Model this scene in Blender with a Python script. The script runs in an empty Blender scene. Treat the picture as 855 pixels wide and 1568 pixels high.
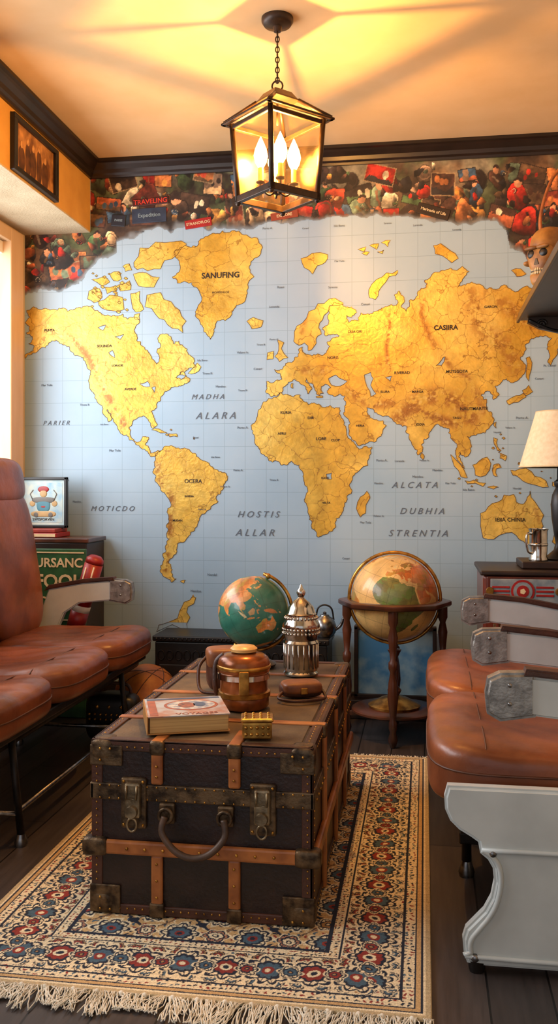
import bpy, bmesh, math, random
import numpy as np
from mathutils import Vector, Matrix, Euler
random.seed(7); rng=np.random.RandomState(5)
SC=bpy.context.scene
# ------------------------------------------------------------------ reference frame
F=1421.0; H0=1.05; TH=math.atan(223/1421.0); S=math.sin(TH); C=math.cos(TH)
D=4.29; CEIL=2.607; XW=-1.933; XB=-1.598; ZB=2.278; XR=0.76; YF=-0.6
def ref(px,py,y=None,z=None,x=None):
    r=(px-427.5)/F; q=(744-py)/F
    dx=-S+r*C; dy=C+r*S; dz=q
    if y is not None: t=y/dy
    elif z is not None: t=(z-H0)/dz
    else: t=x/dx
    return (t*dx,t*dy,H0+t*dz)
def lin(c):
    o=[]
    for v in c[:3]:
        v=v/255.0
        o.append(v/12.92 if v<=0.04045 else ((v+0.055)/1.055)**2.4)
    return o
def linarr(c):
    c=np.clip(c,0,255)/255; return np.where(c<=.04045,c/12.92,((c+.055)/1.055)**2.4)
def fbm(U,V,n0,octv=4,g=.55):
    out=np.zeros(U.shape); a=1;tot=0
    for o in range(octv):
        n=int(n0*2**o); G=rng.rand(n+3,n+3)
        u=np.clip(U,0,1)*n; v=np.clip(V,0,1)*n
        i=u.astype(int);j=v.astype(int);fu=u-i;fv=v-j; fu=fu*fu*(3-2*fu);fv=fv*fv*(3-2*fv)
        out+=a*(G[i,j]*(1-fu)*(1-fv)+G[i+1,j]*fu*(1-fv)+G[i,j+1]*(1-fu)*fv+G[i+1,j+1]*fu*fv); tot+=a;a*=g
    return out/tot
# ------------------------------------------------------------------ materials
MATS={}
def M(name,c1,c2=None,rough=.5,metal=0.,scale=20,bump=0.,bscale=None,coat=0.,detail=4,emit=None,estr=0,pos=(.35,.65),stretch=None,spec=.5,bdist=.004):
    if name in MATS: return MATS[name]
    m=bpy.data.materials.new(name); m.use_nodes=True
    nt=m.node_tree; b=nt.nodes['Principled BSDF']
    c1=lin(c1); c2=lin(c2) if c2 else [v*.75 for v in c1]
    tc=nt.nodes.new('ShaderNodeTexCoord'); mp=nt.nodes.new('ShaderNodeMapping')
    nt.links.new(tc.outputs['Object'],mp.inputs['Vector'])
    if stretch: mp.inputs['Scale'].default_value=stretch
    n=nt.nodes.new('ShaderNodeTexNoise'); n.inputs['Scale'].default_value=scale; n.inputs['Detail'].default_value=detail
    nt.links.new(mp.outputs[0],n.inputs['Vector'])
    r=nt.nodes.new('ShaderNodeValToRGB')
    r.color_ramp.elements[0].position=pos[0]; r.color_ramp.elements[1].position=pos[1]
    r.color_ramp.elements[0].color=(*c1,1); r.color_ramp.elements[1].color=(*c2,1)
    nt.links.new(n.outputs['Fac'],r.inputs['Fac']); nt.links.new(r.outputs['Color'],b.inputs['Base Color'])
    b.inputs['Roughness'].default_value=rough; b.inputs['Metallic'].default_value=metal
    b.inputs['Specular IOR Level'].default_value=spec
    b.inputs['Coat Weight'].default_value=coat; b.inputs['Coat Roughness'].default_value=.15
    if emit:
        b.inputs['Emission Color'].default_value=(*lin(emit),1); b.inputs['Emission Strength'].default_value=estr
    if bump:
        n2=nt.nodes.new('ShaderNodeTexNoise'); n2.inputs['Scale'].default_value=bscale or scale*4; n2.inputs['Detail'].default_value=7
        nt.links.new(mp.outputs[0],n2.inputs['Vector'])
        bp=nt.nodes.new('ShaderNodeBump'); bp.inputs['Strength'].default_value=bump; bp.inputs['Distance'].default_value=bdist
        nt.links.new(n2.outputs['Fac'],bp.inputs['Height']); nt.links.new(bp.outputs[0],b.inputs['Normal'])
    MATS[name]=m; return m
def MV(name,rough=.6,coat=0,bump=0,bs=300,metal=0):
    if name in MATS: return MATS[name]
    m=bpy.data.materials.new(name); m.use_nodes=True; nt=m.node_tree; b=nt.nodes['Principled BSDF']
    a=nt.nodes.new('ShaderNodeAttribute'); a.attribute_name='Col'
    nt.links.new(a.outputs['Color'],b.inputs['Base Color'])
    b.inputs['Roughness'].default_value=rough; b.inputs['Coat Weight'].default_value=coat; b.inputs['Metallic'].default_value=metal
    if bump:
        tc=nt.nodes.new('ShaderNodeTexCoord'); n2=nt.nodes.new('ShaderNodeTexNoise'); n2.inputs['Scale'].default_value=bs
        nt.links.new(tc.outputs['Object'],n2.inputs['Vector'])
        bp=nt.nodes.new('ShaderNodeBump'); bp.inputs['Strength'].default_value=bump; bp.inputs['Distance'].default_value=.004
        nt.links.new(n2.outputs['Fac'],bp.inputs['Height']); nt.links.new(bp.outputs[0],b.inputs['Normal'])
    MATS[name]=m; return m
leather=M('leather_cognac',(146,82,48),(104,54,30),rough=.34,scale=6,bump=.5,bscale=18,bdist=.005,detail=7)
leather_d=M('leather_dark',(80,44,28),(54,30,19),rough=.45,scale=12,bump=.3,bscale=160)
piping=M('leather_piping',(86,46,26),(72,38,20),rough=.5)
steel=M('brushed_steel',(150,150,150),(110,110,112),rough=.28,metal=1,scale=60,bump=.05)
polished=M('polished_silver',(215,212,205),(170,165,155),rough=.14,metal=1,scale=25)
capm=M('cast_aluminium',(166,164,158),(120,118,114),rough=.36,metal=.7,scale=40,bump=.2,bscale=160)
iron=M('dark_iron',(44,38,34),(28,24,22),rough=.45,metal=.6,scale=30,bump=.1)
bronze=M('dark_bronze',(62,42,26),(40,27,17),rough=.42,metal=.35,scale=30)
panelm=M('painted_grey_panel',(196,204,204),(182,190,190),rough=.38,scale=8,bump=.04,bscale=60)
trunkm=M('trunk_hide',(44,27,21),(26,16,13),rough=.36,scale=14,bump=.3,bscale=120)
trunktop=M('trunk_canvas_top',(110,88,58),(68,52,36),rough=.6,scale=9,bump=.3,bscale=150)
slat=M('trunk_oak_slat',(182,112,56),(126,70,32),rough=.38,scale=12,stretch=(1,1,1),bump=.1)
hard=M('aged_hardware',(118,96,70),(54,43,33),rough=.4,metal=.75,scale=40,bump=.3)
brass=M('aged_brass',(200,150,70),(130,90,38),rough=.3,metal=.85,scale=30)
copper=M('copper_amber',(160,88,40),(96,50,22),rough=.24,metal=.45,scale=14)
wood=M('walnut_wood',(88,46,26),(54,28,17),rough=.35,scale=10,stretch=(1,1,.3),coat=.3)
darkwood=M('dark_wood',(48,30,20),(30,19,13),rough=.4,scale=12)
black=M('black_paint',(22,20,20),(14,13,13),rough=.4)
white=M('off_white',(232,224,205),(220,210,190),rough=.6)
red=M('red_enamel',(160,30,26),(136,24,22),rough=.4)
cream=M('cream_paper',(225,205,165),(205,182,138),rough=.7)
inkb=M('map_ink_brown',(110,72,24),(88,54,16),rough=.6)
seaink=M('map_sea_ink',(84,98,114),(94,106,120),rough=.7)
# ------------------------------------------------------------------ mesh helpers
def link(o,parent):
    SC.collection.objects.link(o)
    if parent: o.parent=parent
    return o
def group(name,loc=(0,0,0),rz=0):
    e=bpy.data.objects.new(name,None); e.empty_display_size=.05
    e.location=loc; e.rotation_euler=(0,0,rz); SC.collection.objects.link(e); return e
def mk(name,vs,fs,mat,parent=None,smooth=False):
    me=bpy.data.meshes.new(name); me.from_pydata([tuple(v) for v in vs],[],fs); me.materials.append(mat)
    if smooth: me.polygons.foreach_set('use_smooth',[True]*len(me.polygons))
    me.update(); return link(bpy.data.objects.new(name,me),parent)
def bm2(name,bm,mat,parent,smooth=False):
    bmesh.ops.recalc_face_normals(bm,faces=bm.faces)
    me=bpy.data.meshes.new(name); bm.to_mesh(me); bm.free(); me.materials.append(mat)
    if smooth: me.polygons.foreach_set('use_smooth',[True]*len(me.polygons))
    return link(bpy.data.objects.new(name,me),parent)
def box(name,c0,c1,mat,parent=None,bev=.003,rot=None,seg=2):
    c0=Vector(c0);c1=Vector(c1);c=(c0+c1)/2;sz=[abs(a) for a in (c1-c0)]
    bm=bmesh.new(); bmesh.ops.create_cube(bm,size=1)
    bmesh.ops.scale(bm,vec=sz,verts=bm.verts)
    if bev>0:
        bev=min(bev,min(sz)*.45)
        bmesh.ops.bevel(bm,geom=bm.edges[:],offset=bev,segments=seg,affect='EDGES',profile=.5)
    R=Euler(rot).to_matrix().to_4x4() if rot else Matrix()
    bmesh.ops.transform(bm,matrix=Matrix.Translation(c)@R,verts=bm.verts)
    return bm2(name,bm,mat,parent)
def tube_geo(pts,r,seg=8,cyc=False,caps=True):
    pts=[Vector(p) for p in pts]; n=len(pts); vs=[];fs=[]
    rs=r if isinstance(r,(list,tuple)) else [r]*n
    up=None
    for i,p in enumerate(pts):
        if cyc: t=(pts[(i+1)%n]-pts[i-1])
        else: t=pts[min(i+1,n-1)]-pts[max(i-1,0)]
        if t.length<1e-9: t=Vector((0,0,1))
        t.normalize()
        if up is None:
            a=Vector((0,0,1)) if abs(t.z)<.9 else Vector((1,0,0))
            up=(a-t*a.dot(t)).normalized()
        else:
            up=(up-t*up.dot(t)); up=up.normalized() if up.length>1e-6 else Vector((1,0,0))
        b=t.cross(up)
        for k in range(seg):
            a=2*math.pi*k/seg; vs.append(p+(up*math.cos(a)+b*math.sin(a))*rs[min(i,len(rs)-1)])
    m=n if cyc else n-1
    for i in range(m):
        j=(i+1)%n
        for k in range(seg):
            l=(k+1)%seg; fs.append((i*seg+k,i*seg+l,j*seg+l,j*seg+k))
    if caps and not cyc:
        fs.append(tuple(range(seg-1,-1,-1))); fs.append(tuple((n-1)*seg+k for k in range(seg)))
    return vs,fs
def tube(name,pts,r,mat,parent=None,seg=10,cyc=False):
    v,f=tube_geo(pts,r,seg,cyc); return mk(name,v,f,mat,parent,True)
def multi(name,lst,mat,parent,smooth=True):
    V=[];Fc=[]
    for v,f in lst:
        o=len(V); V+=list(v); Fc+=[tuple(i+o for i in q) for q in f]
    return mk(name,V,Fc,mat,parent,smooth)
def smoothpath(pts,n=6):
    P=[Vector(p) for p in pts]; out=[]
    for i in range(len(P)-1):
        p0=P[max(i-1,0)];p1=P[i];p2=P[i+1];p3=P[min(i+2,len(P)-1)]
        for k in range(n):
            t=k/n; out.append(.5*((2*p1)+(-p0+p2)*t+(2*p0-5*p1+4*p2-p3)*t*t+(-p0+3*p1-3*p2+p3)*t**3))
    out.append(P[-1]); return out
def lathe_geo(prof,c,seg=32,R=None):
    vs=[];fs=[];n=len(prof); c=Vector(c)
    for (r,z) in prof:
        for k in range(seg):
            a=2*math.pi*k/seg; v=Vector((r*math.cos(a),r*math.sin(a),z))
            if R: v=R@v
            vs.append(v+c)
    for i in range(n-1):
        for k in range(seg):
            l=(k+1)%seg; fs.append((i*seg+k,i*seg+l,(i+1)*seg+l,(i+1)*seg+k))
    fs.append(tuple(range(seg-1,-1,-1))); fs.append(tuple((n-1)*seg+k for k in range(seg)))
    return vs,fs
def lathe(name,prof,c,mat,parent=None,seg=36,R=None,smooth=True):
    v,f=lathe_geo(prof,c,seg,R); o=mk(name,v,f,mat,parent,smooth)
    if smooth:
        try: o.data.set_sharp_from_angle(angle=math.radians(50))
        except Exception: pass
    return o
def prism(name,poly,a,b,mat,parent=None,plane='XZ',bev=.003,seg=2):
    bm=bmesh.new()
    def P(u,v,w): return (u,w,v) if plane=='XZ' else ((u,v,w) if plane=='XY' else (w,u,v))
    v0=[bm.verts.new(P(u,v,a)) for u,v in poly]; f=bm.faces.new(v0)
    r=bmesh.ops.extrude_face_region(bm,geom=[f]); nv=[g for g in r['geom'] if isinstance(g,bmesh.types.BMVert)]
    d=Vector(P(0,0,b))-Vector(P(0,0,a)); bmesh.ops.translate(bm,vec=d,verts=nv)
    bmesh.ops.recalc_face_normals(bm,faces=bm.faces)
    if bev>0:
        es=[e for e in bm.edges if len(e.link_faces)==2 and (len(e.link_faces[0].verts)>4 or len(e.link_faces[1].verts)>4)]
        if es: bmesh.ops.bevel(bm,geom=es,offset=bev,segments=seg,affect='EDGES')
    return bm2(name,bm,mat,parent)
def sq(name,c,half,k,mat,parent=None,rot=None,n=16,fn=None):
    bm=bmesh.new(); bmesh.ops.create_cube(bm,size=2)
    bmesh.ops.subdivide_edges(bm,edges=bm.edges[:],cuts=n,use_grid_fill=True)
    R=Euler(rot).to_matrix() if rot else Matrix.Identity(3)
    c=Vector(c)
    for v in bm.verts:
        p=v.co; s=(abs(p.x)**k+abs(p.y)**k+abs(p.z)**k)**(1/k); q=p/s
        q=Vector((q.x*half[0],q.y*half[1],q.z*half[2]))
        if fn: q=fn(q)
        v.co=R@q+c
    return bm2(name,bm,mat,parent,True)
def ball_geo(c,r,seg=8,rings=5,sc=(1,1,1)):
    vs=[];fs=[]
    for i in range(rings+1):
        ph=math.pi*i/rings
        for k in range(seg):
            a=2*math.pi*k/seg
            vs.append(Vector((c[0]+r*sc[0]*math.sin(ph)*math.cos(a),c[1]+r*sc[1]*math.sin(ph)*math.sin(a),c[2]+r*sc[2]*math.cos(ph))))
    for i in range(rings):
        for k in range(seg):
            l=(k+1)%seg; fs.append((i*seg+k,(i+1)*seg+k,(i+1)*seg+l,i*seg+l))
    return vs,fs
def ball(name,c,r,mat,parent=None,sc=(1,1,1),seg=24,rings=14):
    v,f=ball_geo(c,r,seg,rings,sc); return mk(name,v,f,mat,parent,True)
TXT=[]
def text(name,body,size,loc,mat,parent=None,rot=(math.pi/2,0,0),shear=0,sp=1.0,ext=.0004,off=0):
    cu=bpy.data.curves.new(name,'FONT'); cu.body=body; cu.size=size; cu.align_x='CENTER'; cu.align_y='CENTER'
    cu.shear=shear; cu.space_character=sp; cu.extrude=ext; cu.offset=off; cu.resolution_u=3; cu.materials.append(mat)
    o=bpy.data.objects.new(name,cu); o.location=loc; o.rotation_euler=rot; link(o,parent); TXT.append(o); return o
def gridmesh(name,Pts,Cols,mat,parent=None,mask=None):
    nx,ny=Pts.shape[:2]
    me=bpy.data.meshes.new(name); idx=np.arange(nx*ny).reshape(nx,ny)
    q=np.stack([idx[:-1,:-1],idx[1:,:-1],idx[1:,1:],idx[:-1,1:]],-1)
    if mask is not None: q=q[mask]
    q=q.reshape(-1,4); nf=len(q)
    used,inv=np.unique(q.reshape(-1),return_inverse=True)
    V=Pts.reshape(-1,3)[used]; Cc=Cols.reshape(-1,3)[used]; inv=inv.reshape(-1)
    me.vertices.add(len(V)); me.vertices.foreach_set('co',V.reshape(-1).astype(np.float32))
    me.loops.add(nf*4); me.loops.foreach_set('vertex_index',inv.astype(np.int32))
    me.polygons.add(nf); me.polygons.foreach_set('loop_start',(np.arange(nf)*4).astype(np.int32))
    try: me.polygons.foreach_set('loop_total',np.full(nf,4,np.int32))
    except Exception: pass
    me.update(calc_edges=True); me.validate()
    at=me.color_attributes.new('Col','FLOAT_COLOR','POINT')
    c=np.ones((len(V),4),np.float32); c[:,:3]=Cc
    at.data.foreach_set('color',c.reshape(-1)); me.materials.append(mat)
    return link(bpy.data.objects.new(name,me),parent)
# ------------------------------------------------------------------ ROOM SHELL
def wallmat(name,c1,c2,bump,bs,rough=.85): return M(name,c1,c2,rough=rough,scale=6,bump=bump,bscale=bs)
ceilm=wallmat('ceiling_plaster',(214,184,140),(208,177,131),.05,80)
beamm=wallmat('ochre_wall_paper',(210,162,82),(194,146,70),.25,60)
soffm=wallmat('stippled_soffit',(200,184,152),(180,162,130),.9,130)
sidem=wallmat('wall_paint_warm',(206,186,156),(198,176,146),.1,60)
def mth(nt,op,a,bv=None):
    n=nt.nodes.new('ShaderNodeMath'); n.operation=op
    for i,v in enumerate((a,bv)):
        if v is None: continue
        if isinstance(v,(int,float)): n.inputs[i].default_value=v
        else: nt.links.new(v,n.inputs[i])
    return n.outputs[0]
def oceanmat():
    m=bpy.data.materials.new('map_ocean_paper'); m.use_nodes=True; nt=m.node_tree; b=nt.nodes['Principled BSDF']
    tc=nt.nodes.new('ShaderNodeTexCoord'); sp=nt.nodes.new('ShaderNodeSeparateXYZ'); nt.links.new(tc.outputs['Object'],sp.inputs[0])
    def line(s,per,w,off):
        a=mth(nt,'FRACT',mth(nt,'DIVIDE',mth(nt,'ADD',s,off),per)); a=mth(nt,'ABSOLUTE',mth(nt,'SUBTRACT',a,.5)); return mth(nt,'LESS_THAN',a,w/per/2)
    g=mth(nt,'MAXIMUM',line(sp.outputs['X'],.1005,.0022,10.03),line(sp.outputs['Z'],.108,.0022,10.05))
    n=nt.nodes.new('ShaderNodeTexNoise'); n.inputs['Scale'].default_value=1.6; n.inputs['Detail'].default_value=8
    nt.links.new(tc.outputs['Object'],n.inputs['Vector'])
    r=nt.nodes.new('ShaderNodeValToRGB'); r.color_ramp.elements[0].position=.3; r.color_ramp.elements[1].position=.7
    r.color_ramp.elements[0].color=(*lin((166,192,210)),1); r.color_ramp.elements[1].color=(*lin((142,174,198)),1)
    nt.links.new(n.outputs['Fac'],r.inputs['Fac'])
    mx=nt.nodes.new('ShaderNodeMix'); mx.data_type='RGBA'; mx.inputs['B'].default_value=(*lin((104,130,150)),1)
    nt.links.new(mth(nt,'MULTIPLY',g,.5),mx.inputs['Factor']); nt.links.new(r.outputs['Color'],mx.inputs['A'])
    nt.links.new(mx.outputs['Result'],b.inputs['Base Color']); b.inputs['Roughness'].default_value=.42
    return m
ocean=oceanmat()
def floormat():
    m=bpy.data.materials.new('dark_oak_planks'); m.use_nodes=True; nt=m.node_tree; b=nt.nodes['Principled BSDF']
    tc=nt.nodes.new('ShaderNodeTexCoord'); mp=nt.nodes.new('ShaderNodeMapping'); mp.inputs['Rotation'].default_value=(0,0,math.pi/2)
    nt.links.new(tc.outputs['Object'],mp.inputs[0])
    br=nt.nodes.new('ShaderNodeTexBrick'); br.inputs['Scale'].default_value=1; br.inputs['Brick Width'].default_value=1.1; br.inputs['Row Height'].default_value=.13
    br.inputs['Mortar Size'].default_value=.0025; br.inputs['Color1'].default_value=(*lin((76,68,66)),1); br.inputs['Color2'].default_value=(*lin((58,52,51)),1); br.inputs['Mortar'].default_value=(*lin((16,14,14)),1)
    nt.links.new(mp.outputs[0],br.inputs['Vector'])
    mp2=nt.nodes.new('ShaderNodeMapping'); mp2.inputs['Scale'].default_value=(30,2.2,1); nt.links.new(tc.outputs['Object'],mp2.inputs[0])
    n=nt.nodes.new('ShaderNodeTexNoise'); n.inputs['Scale'].default_value=2; n.inputs['Detail'].default_value=8; nt.links.new(mp2.outputs[0],n.inputs['Vector'])
    mx=nt.nodes.new('ShaderNodeMix'); mx.data_type='RGBA'; mx.blend_type='MULTIPLY'; mx.inputs['Factor'].default_value=.6
    r=nt.nodes.new('ShaderNodeValToRGB'); r.color_ramp.elements[0].position=.3; r.color_ramp.elements[0].color=(.35,.35,.35,1); r.color_ramp.elements[1].position=.65
    nt.links.new(n.outputs['Fac'],r.inputs['Fac']); nt.links.new(br.outputs['Color'],mx.inputs['A']); nt.links.new(r.outputs['Color'],mx.inputs['B'])
    nt.links.new(mx.outputs['Result'],b.inputs['Base Color']); b.inputs['Roughness'].default_value=.42
    bp=nt.nodes.new('ShaderNodeBump'); bp.inputs['Strength'].default_value=.2; bp.inputs['Distance'].default_value=.003
    nt.links.new(n.outputs['Fac'],bp.inputs['Height']); nt.links.new(bp.outputs[0],b.inputs['Normal'])
    return m
box('floor',(XW-.1,YF,-.06),(XR+.1,D+.1,0),floormat(),bev=0)
box('ceiling',(XW-.1,YF,CEIL),(XR+.1,D+.1,CEIL+.06),ceilm,bev=0)
box('wall_back',(XW-.1,D,0),(XR+.1,D+.1,CEIL),ocean,bev=0)
box('wall_right',(XR,YF,0),(XR+.1,D,CEIL),sidem,bev=0)
WY0,WY1,WZ0,WZ1=.9,4.10,.92,2.2
g=group('wall_left')
box('lower',(XW-.1,YF,0),(XW,D,WZ0),sidem,g,0); box('upper',(XW-.1,YF,WZ1),(XW,D,CEIL),sidem,g,0)
box('pier_far',(XW-.1,WY1,WZ0),(XW,D,WZ1),sidem,g,0); box('pier_near',(XW-.1,YF,WZ0),(XW,WY0,WZ1),sidem,g,0)
g=group('window_1')
wf=M('pine_window_frame',(222,190,150),(206,170,128),rough=.45,scale=8,stretch=(1,1,.2))
wfw=M('window_sash_white',(235,232,225),(228,224,216),rough=.4)
box('jamb_far',(XW-.1,WY1-.005,WZ0-.06),(XW+.022,WY1+.13,WZ1+.06),wf,g,.006)
box('jamb_near',(XW-.002,WY0-.12,WZ0-.06),(XW+.022,WY0+.005,WZ1+.06),wf,g,.006)
box('head',(XW-.002,WY0,WZ1-.005),(XW+.022,WY1,WZ1+.06),wf,g,.006)
box('sill',(XW-.002,WY0,WZ0-.06),(XW+.05,WY1,WZ0+.005),wf,g,.006)
for i,y in enumerate((WY0+.03,2.45)):
    box('stile_%d'%i,(XW-.07,y-.02,WZ0),(XW-.04,y+.02,WZ1),wfw,g,.004)
box('stile_far',(XW-.098,WY1-.018,WZ0),(XW-.08,WY1-.005,WZ1),wfw,g,.002)
box('rail_top',(XW-.07,WY0,WZ1-.06),(XW-.02,WY1,WZ1),wfw,g,.004); box('rail_bottom',(XW-.07,WY0,WZ0),(XW-.02,WY1,WZ0+.06),wfw,g,.004)
g=group('ceiling_beam')
box('beam_body',(XW,YF,ZB+.004),(XB,D,CEIL),beamm,g,0)
box('beam_soffit',(XW,YF,ZB-.004),(XB+.001,D,ZB+.004),soffm,g,.002)
prof=[(0,0),(.0,-.076),(.012,-.076),(.016,-.066),(.024,-.058),(.03,-.042),(.048,-.026),(.055,-.018),(.068,-.014),(.068,0)]
def crown(name,p0,p1,nrm):
    p0=Vector(p0);p1=Vector(p1);nrm=Vector(nrm); vs=[];n=len(prof)
    for p in (p0,p1):
        for u,v in prof: vs.append(p+nrm*u+Vector((0,0,v)))
    fs=[(i,(i+1)%n,n+(i+1)%n,n+i) for i in range(n)]+[tuple(range(n)),tuple(range(2*n-1,n-1,-1))]
    return mk(name,vs,fs,M('espresso_trim',(36,25,20),(26,18,14),rough=.35,scale=10))
crown('trim_1',(XB,D,CEIL),(XR,D,CEIL),(0,-1,0)); crown('trim_2',(XB,YF,CEIL),(XB,D,CEIL),(1,0,0)); crown('trim_3',(XR,YF,CEIL),(XR,D,CEIL),(-1,0,0))
box('baseboard_back',(XW,D-.018,0),(XR,D,.1),M('baseboard_dark',(40,28,22),(30,20,16),rough=.4),bev=.004)
# ------------------------------------------------------------------ MAP
NA=[(40,476),(52,470),(66,473),(80,474),(95,472),(112,475),(124,472),(136,470),(150,476),(165,482),(178,484),(188,481),(196,489),(205,485),(214,492),(205,506),(209,521),(218,530),(228,540),(236,552),(240,558),(244,550),(240,540),(246,531),(243,516),(252,512),(262,516),(266,527),(274,522),(281,531),(288,542),(298,552),(300,562),(288,566),(276,570),(268,578),(277,581),(285,575),(291,581),(280,590),(268,592),(258,598),(250,604),(246,612),(240,622),(232,630),(236,640),(240,652),(235,656),(228,645),(221,637),(212,639),(204,643),(198,654),(199,664),(205,674),(213,677),(218,669),(227,669),(222,681),(229,687),(231,694),(238,692),(246,690),(240,697),(230,698),(222,688),(212,682),(198,674),(185,664),(178,650),(170,638),(164,627),(170,644),(166,646),(158,626),(148,612),(140,598),(136,585),(139,570),(131,555),(120,545),(110,539),(99,528),(86,521),(74,527),(62,534),(50,541),(39,549),(38,543),(52,532),(44,526),(50,516),(40,510),(46,500),(38,494),(46,486)]
GR=[(283,376),(300,378),(312,365),(330,358),(352,356),(378,360),(402,379),(396,393),(384,402),(389,424),(378,445),(374,463),(355,478),(339,490),(328,508),(322,520),(312,508),(305,490),(303,470),(309,455),(300,440),(285,432),(272,434),(264,424),(276,412),(272,396),(268,384)]
SA=[(242,692),(250,686),(260,683),(272,686),(286,687),(298,694),(307,704),(320,709),(332,719),(345,724),(348,736),(338,752),(334,768),(322,780),(308,789),(303,802),(292,815),(284,828),(271,838),(266,850),(258,862),(262,876),(270,886),(262,891),(250,882),(246,866),(249,850),(254,835),(256,815),(258,795),(262,775),(256,761),(246,749),(238,738),(234,722),(236,708)]
AF=[(404,615),(420,608),(440,604),(460,605),(464,614),(472,620),(482,617),(492,623),(506,621),(520,624),(520,634),(530,656),(538,674),(550,688),(570,684),(566,700),(552,719),(540,733),(535,742),(538,756),(528,770),(523,788),(514,804),(501,818),(486,822),(478,810),(474,790),(466,765),(470,745),(465,727),(458,712),(446,706),(430,712),(412,706),(399,693),(390,678),(388,660),(393,640),(400,625)]
EU=[(408,584),(424,582),(432,581),(429,572),(420,566),(434,562),(443,555),(451,549),(457,546),(457,535),(463,531),(466,541),(478,545),(491,544),(500,540),(506,531),(501,524),(512,517),(520,514),(510,512),(498,514),(494,504),(504,492),(506,480),(504,470),(512,463),(524,465),(538,470),(546,479),(538,486),(531,483),(534,494),(549,491),(553,479),(566,482),(579,476),(592,470),(607,468),(604,452),(612,446),(619,456),(615,471),(622,477),(627,460),(640,447),(653,440),(650,430),(662,420),(684,413),(708,408),(719,416),(708,429),(702,439),(717,434),(738,437),(758,443),(772,436),(800,441),(830,448),(856,453),(885,462),(888,478),(866,482),(850,488),(858,500),(858,525),(850,548),(843,560),(841,540),(845,518),(836,514),(822,516),(812,520),(806,535),(797,548),(806,560),(800,575),(788,585),(776,580),(766,588),(758,592),(764,606),(756,612),(751,600),(743,600),(737,606),(746,612),(745,622),(754,634),(756,646),(748,657),(735,664),(724,667),(716,668),(722,682),(720,694),(712,700),(704,692),(706,706),(712,718),(704,708),(698,692),(697,678),(691,668),(688,656),(680,655),(668,650),(660,660),(650,672),(647,690),(640,697),(634,685),(627,665),(622,652),(612,650),(598,640),(585,637),(574,632),(562,624),(566,636),(572,642),(586,644),(592,652),(584,668),(566,676),(551,683),(545,676),(534,654),(526,634),(530,618),(528,606),(511,607),(501,601),(507,594),(498,588),(492,592),(496,602),(489,606),(483,598),(478,588),(468,578),(474,590),(478,596),(471,603),(468,596),(459,586),(450,581),(442,585),(434,593),(428,602),(416,608),(408,602)]
SCAN=[(450,523),(451,508),(463,495),(473,477),(487,465),(504,458),(520,461),(526,466),(514,468),(505,468),(502,478),(494,490),(488,502),(492,512),(484,519),(480,532),(472,537),(466,525),(458,529)]
AU=[(736,786),(748,776),(762,769),(772,758),(787,757),(791,769),(802,772),(808,761),(812,752),(820,769),(833,789),(832,806),(826,822),(812,834),(802,829),(791,820),(776,816),(756,826),(740,824)]
ISL=[[(205,402),(214,380),(238,371),(268,370),(286,374),(272,390),(252,399),(246,412),(226,415),(210,413)],
[(204,420),(224,418),(244,425),(236,440),(212,438)],[(225,452),(246,448),(262,462),(275,475),(285,492),(280,510),(264,503),(252,490),(238,481),(222,470)],
[(200,450),(214,446),(214,462),(220,474),(208,478),(202,466)],[(150,462),(168,452),(188,456),(190,474),(172,476),(156,472)],[(136,446),(152,442),(156,456),(144,464),(134,458)],
[(140,428),(158,424),(168,432),(156,438)],[(168,420),(182,416),(186,428),(174,430)],[(182,436),(198,430),(200,444),(184,446)],[(160,440),(176,438),(178,446),(164,450)],[(188,408),(198,404),(202,414),(192,416)],
[(206,482),(214,480),(214,490),(207,489)],[(378,492),(388,486),(403,491),(400,501),(386,504)],[(461,396),(478,388),(502,390),(498,402),(486,407),(479,420),(466,410)],
[(566,456),(565,444),(577,428),(592,418),(609,414),(606,422),(591,432),(580,446),(575,459)],[(664,376),(675,373),(690,384),(702,396),(692,403),(678,392),(667,389)],
[(548,382),(560,378),(558,386)],[(566,376),(580,373),(577,382)],[(584,372),(598,368),(594,378)],[(554,388),(566,386),(562,391)],[(578,386),(588,383),(586,389)],
[(783,414),(798,412),(806,420),(792,424)],[(425,521),(435,525),(431,534),(441,548),(428,554),(421,546),(427,536)],[(410,540),(419,538),(418,550),(409,551)],
[(552,761),(562,752),(567,762),(560,786),(552,792),(546,779)],[(806,548),(811,546),(814,566),(810,584),(806,570)],[(800,598),(810,590),(816,600),(806,606)],[(776,614),(790,606),(802,602),(806,608),(794,616),(780,620)],
[(756,650),(760,646),(760,656)],[(690,696),(700,706),(710,718),(716,732),(706,730),(696,714)],[(712,736),(726,735),(744,740),(740,745),(716,741)],[(724,712),(734,706),(746,700),(752,710),(744,728),(728,728)],
[(756,712),(764,710),(768,716),(760,718),(762,730),(756,728)],[(756,670),(762,672),(762,684),(768,690),(762,690),(757,680)],[(766,694),(776,698),(774,706),(766,702)],[(782,720),(796,718),(814,722),(828,731),(840,746),(824,744),(808,740),(796,732),(786,728)],
[(846,738),(858,744),(856,748),(846,744)],[(746,746),(756,744),(764,746),(756,749)],[(818,842),(826,840),(824,848)],[(232,658),(244,657),(256,663),(246,663)],[(258,664),(270,664),(272,669),(260,669)],[(276,574),(284,576),(280,568)],
[(302,556),(308,562),(298,572),(288,572)],[(240,967),(243,957),(262,951),(275,936),(282,922),(296,911),(300,915),(288,929),(291,945),(288,967)],[(646,694),(650,698),(648,704),(644,700)],[(276,890),(284,888),(282,893)],
[(446,588),(449,587),(449,595),(446,594)],[(484,607),(494,606),(494,609),(485,609)],[(848,820),(856,830),(852,838),(846,830)],[(866,850),(878,862),(870,870)]]
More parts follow.
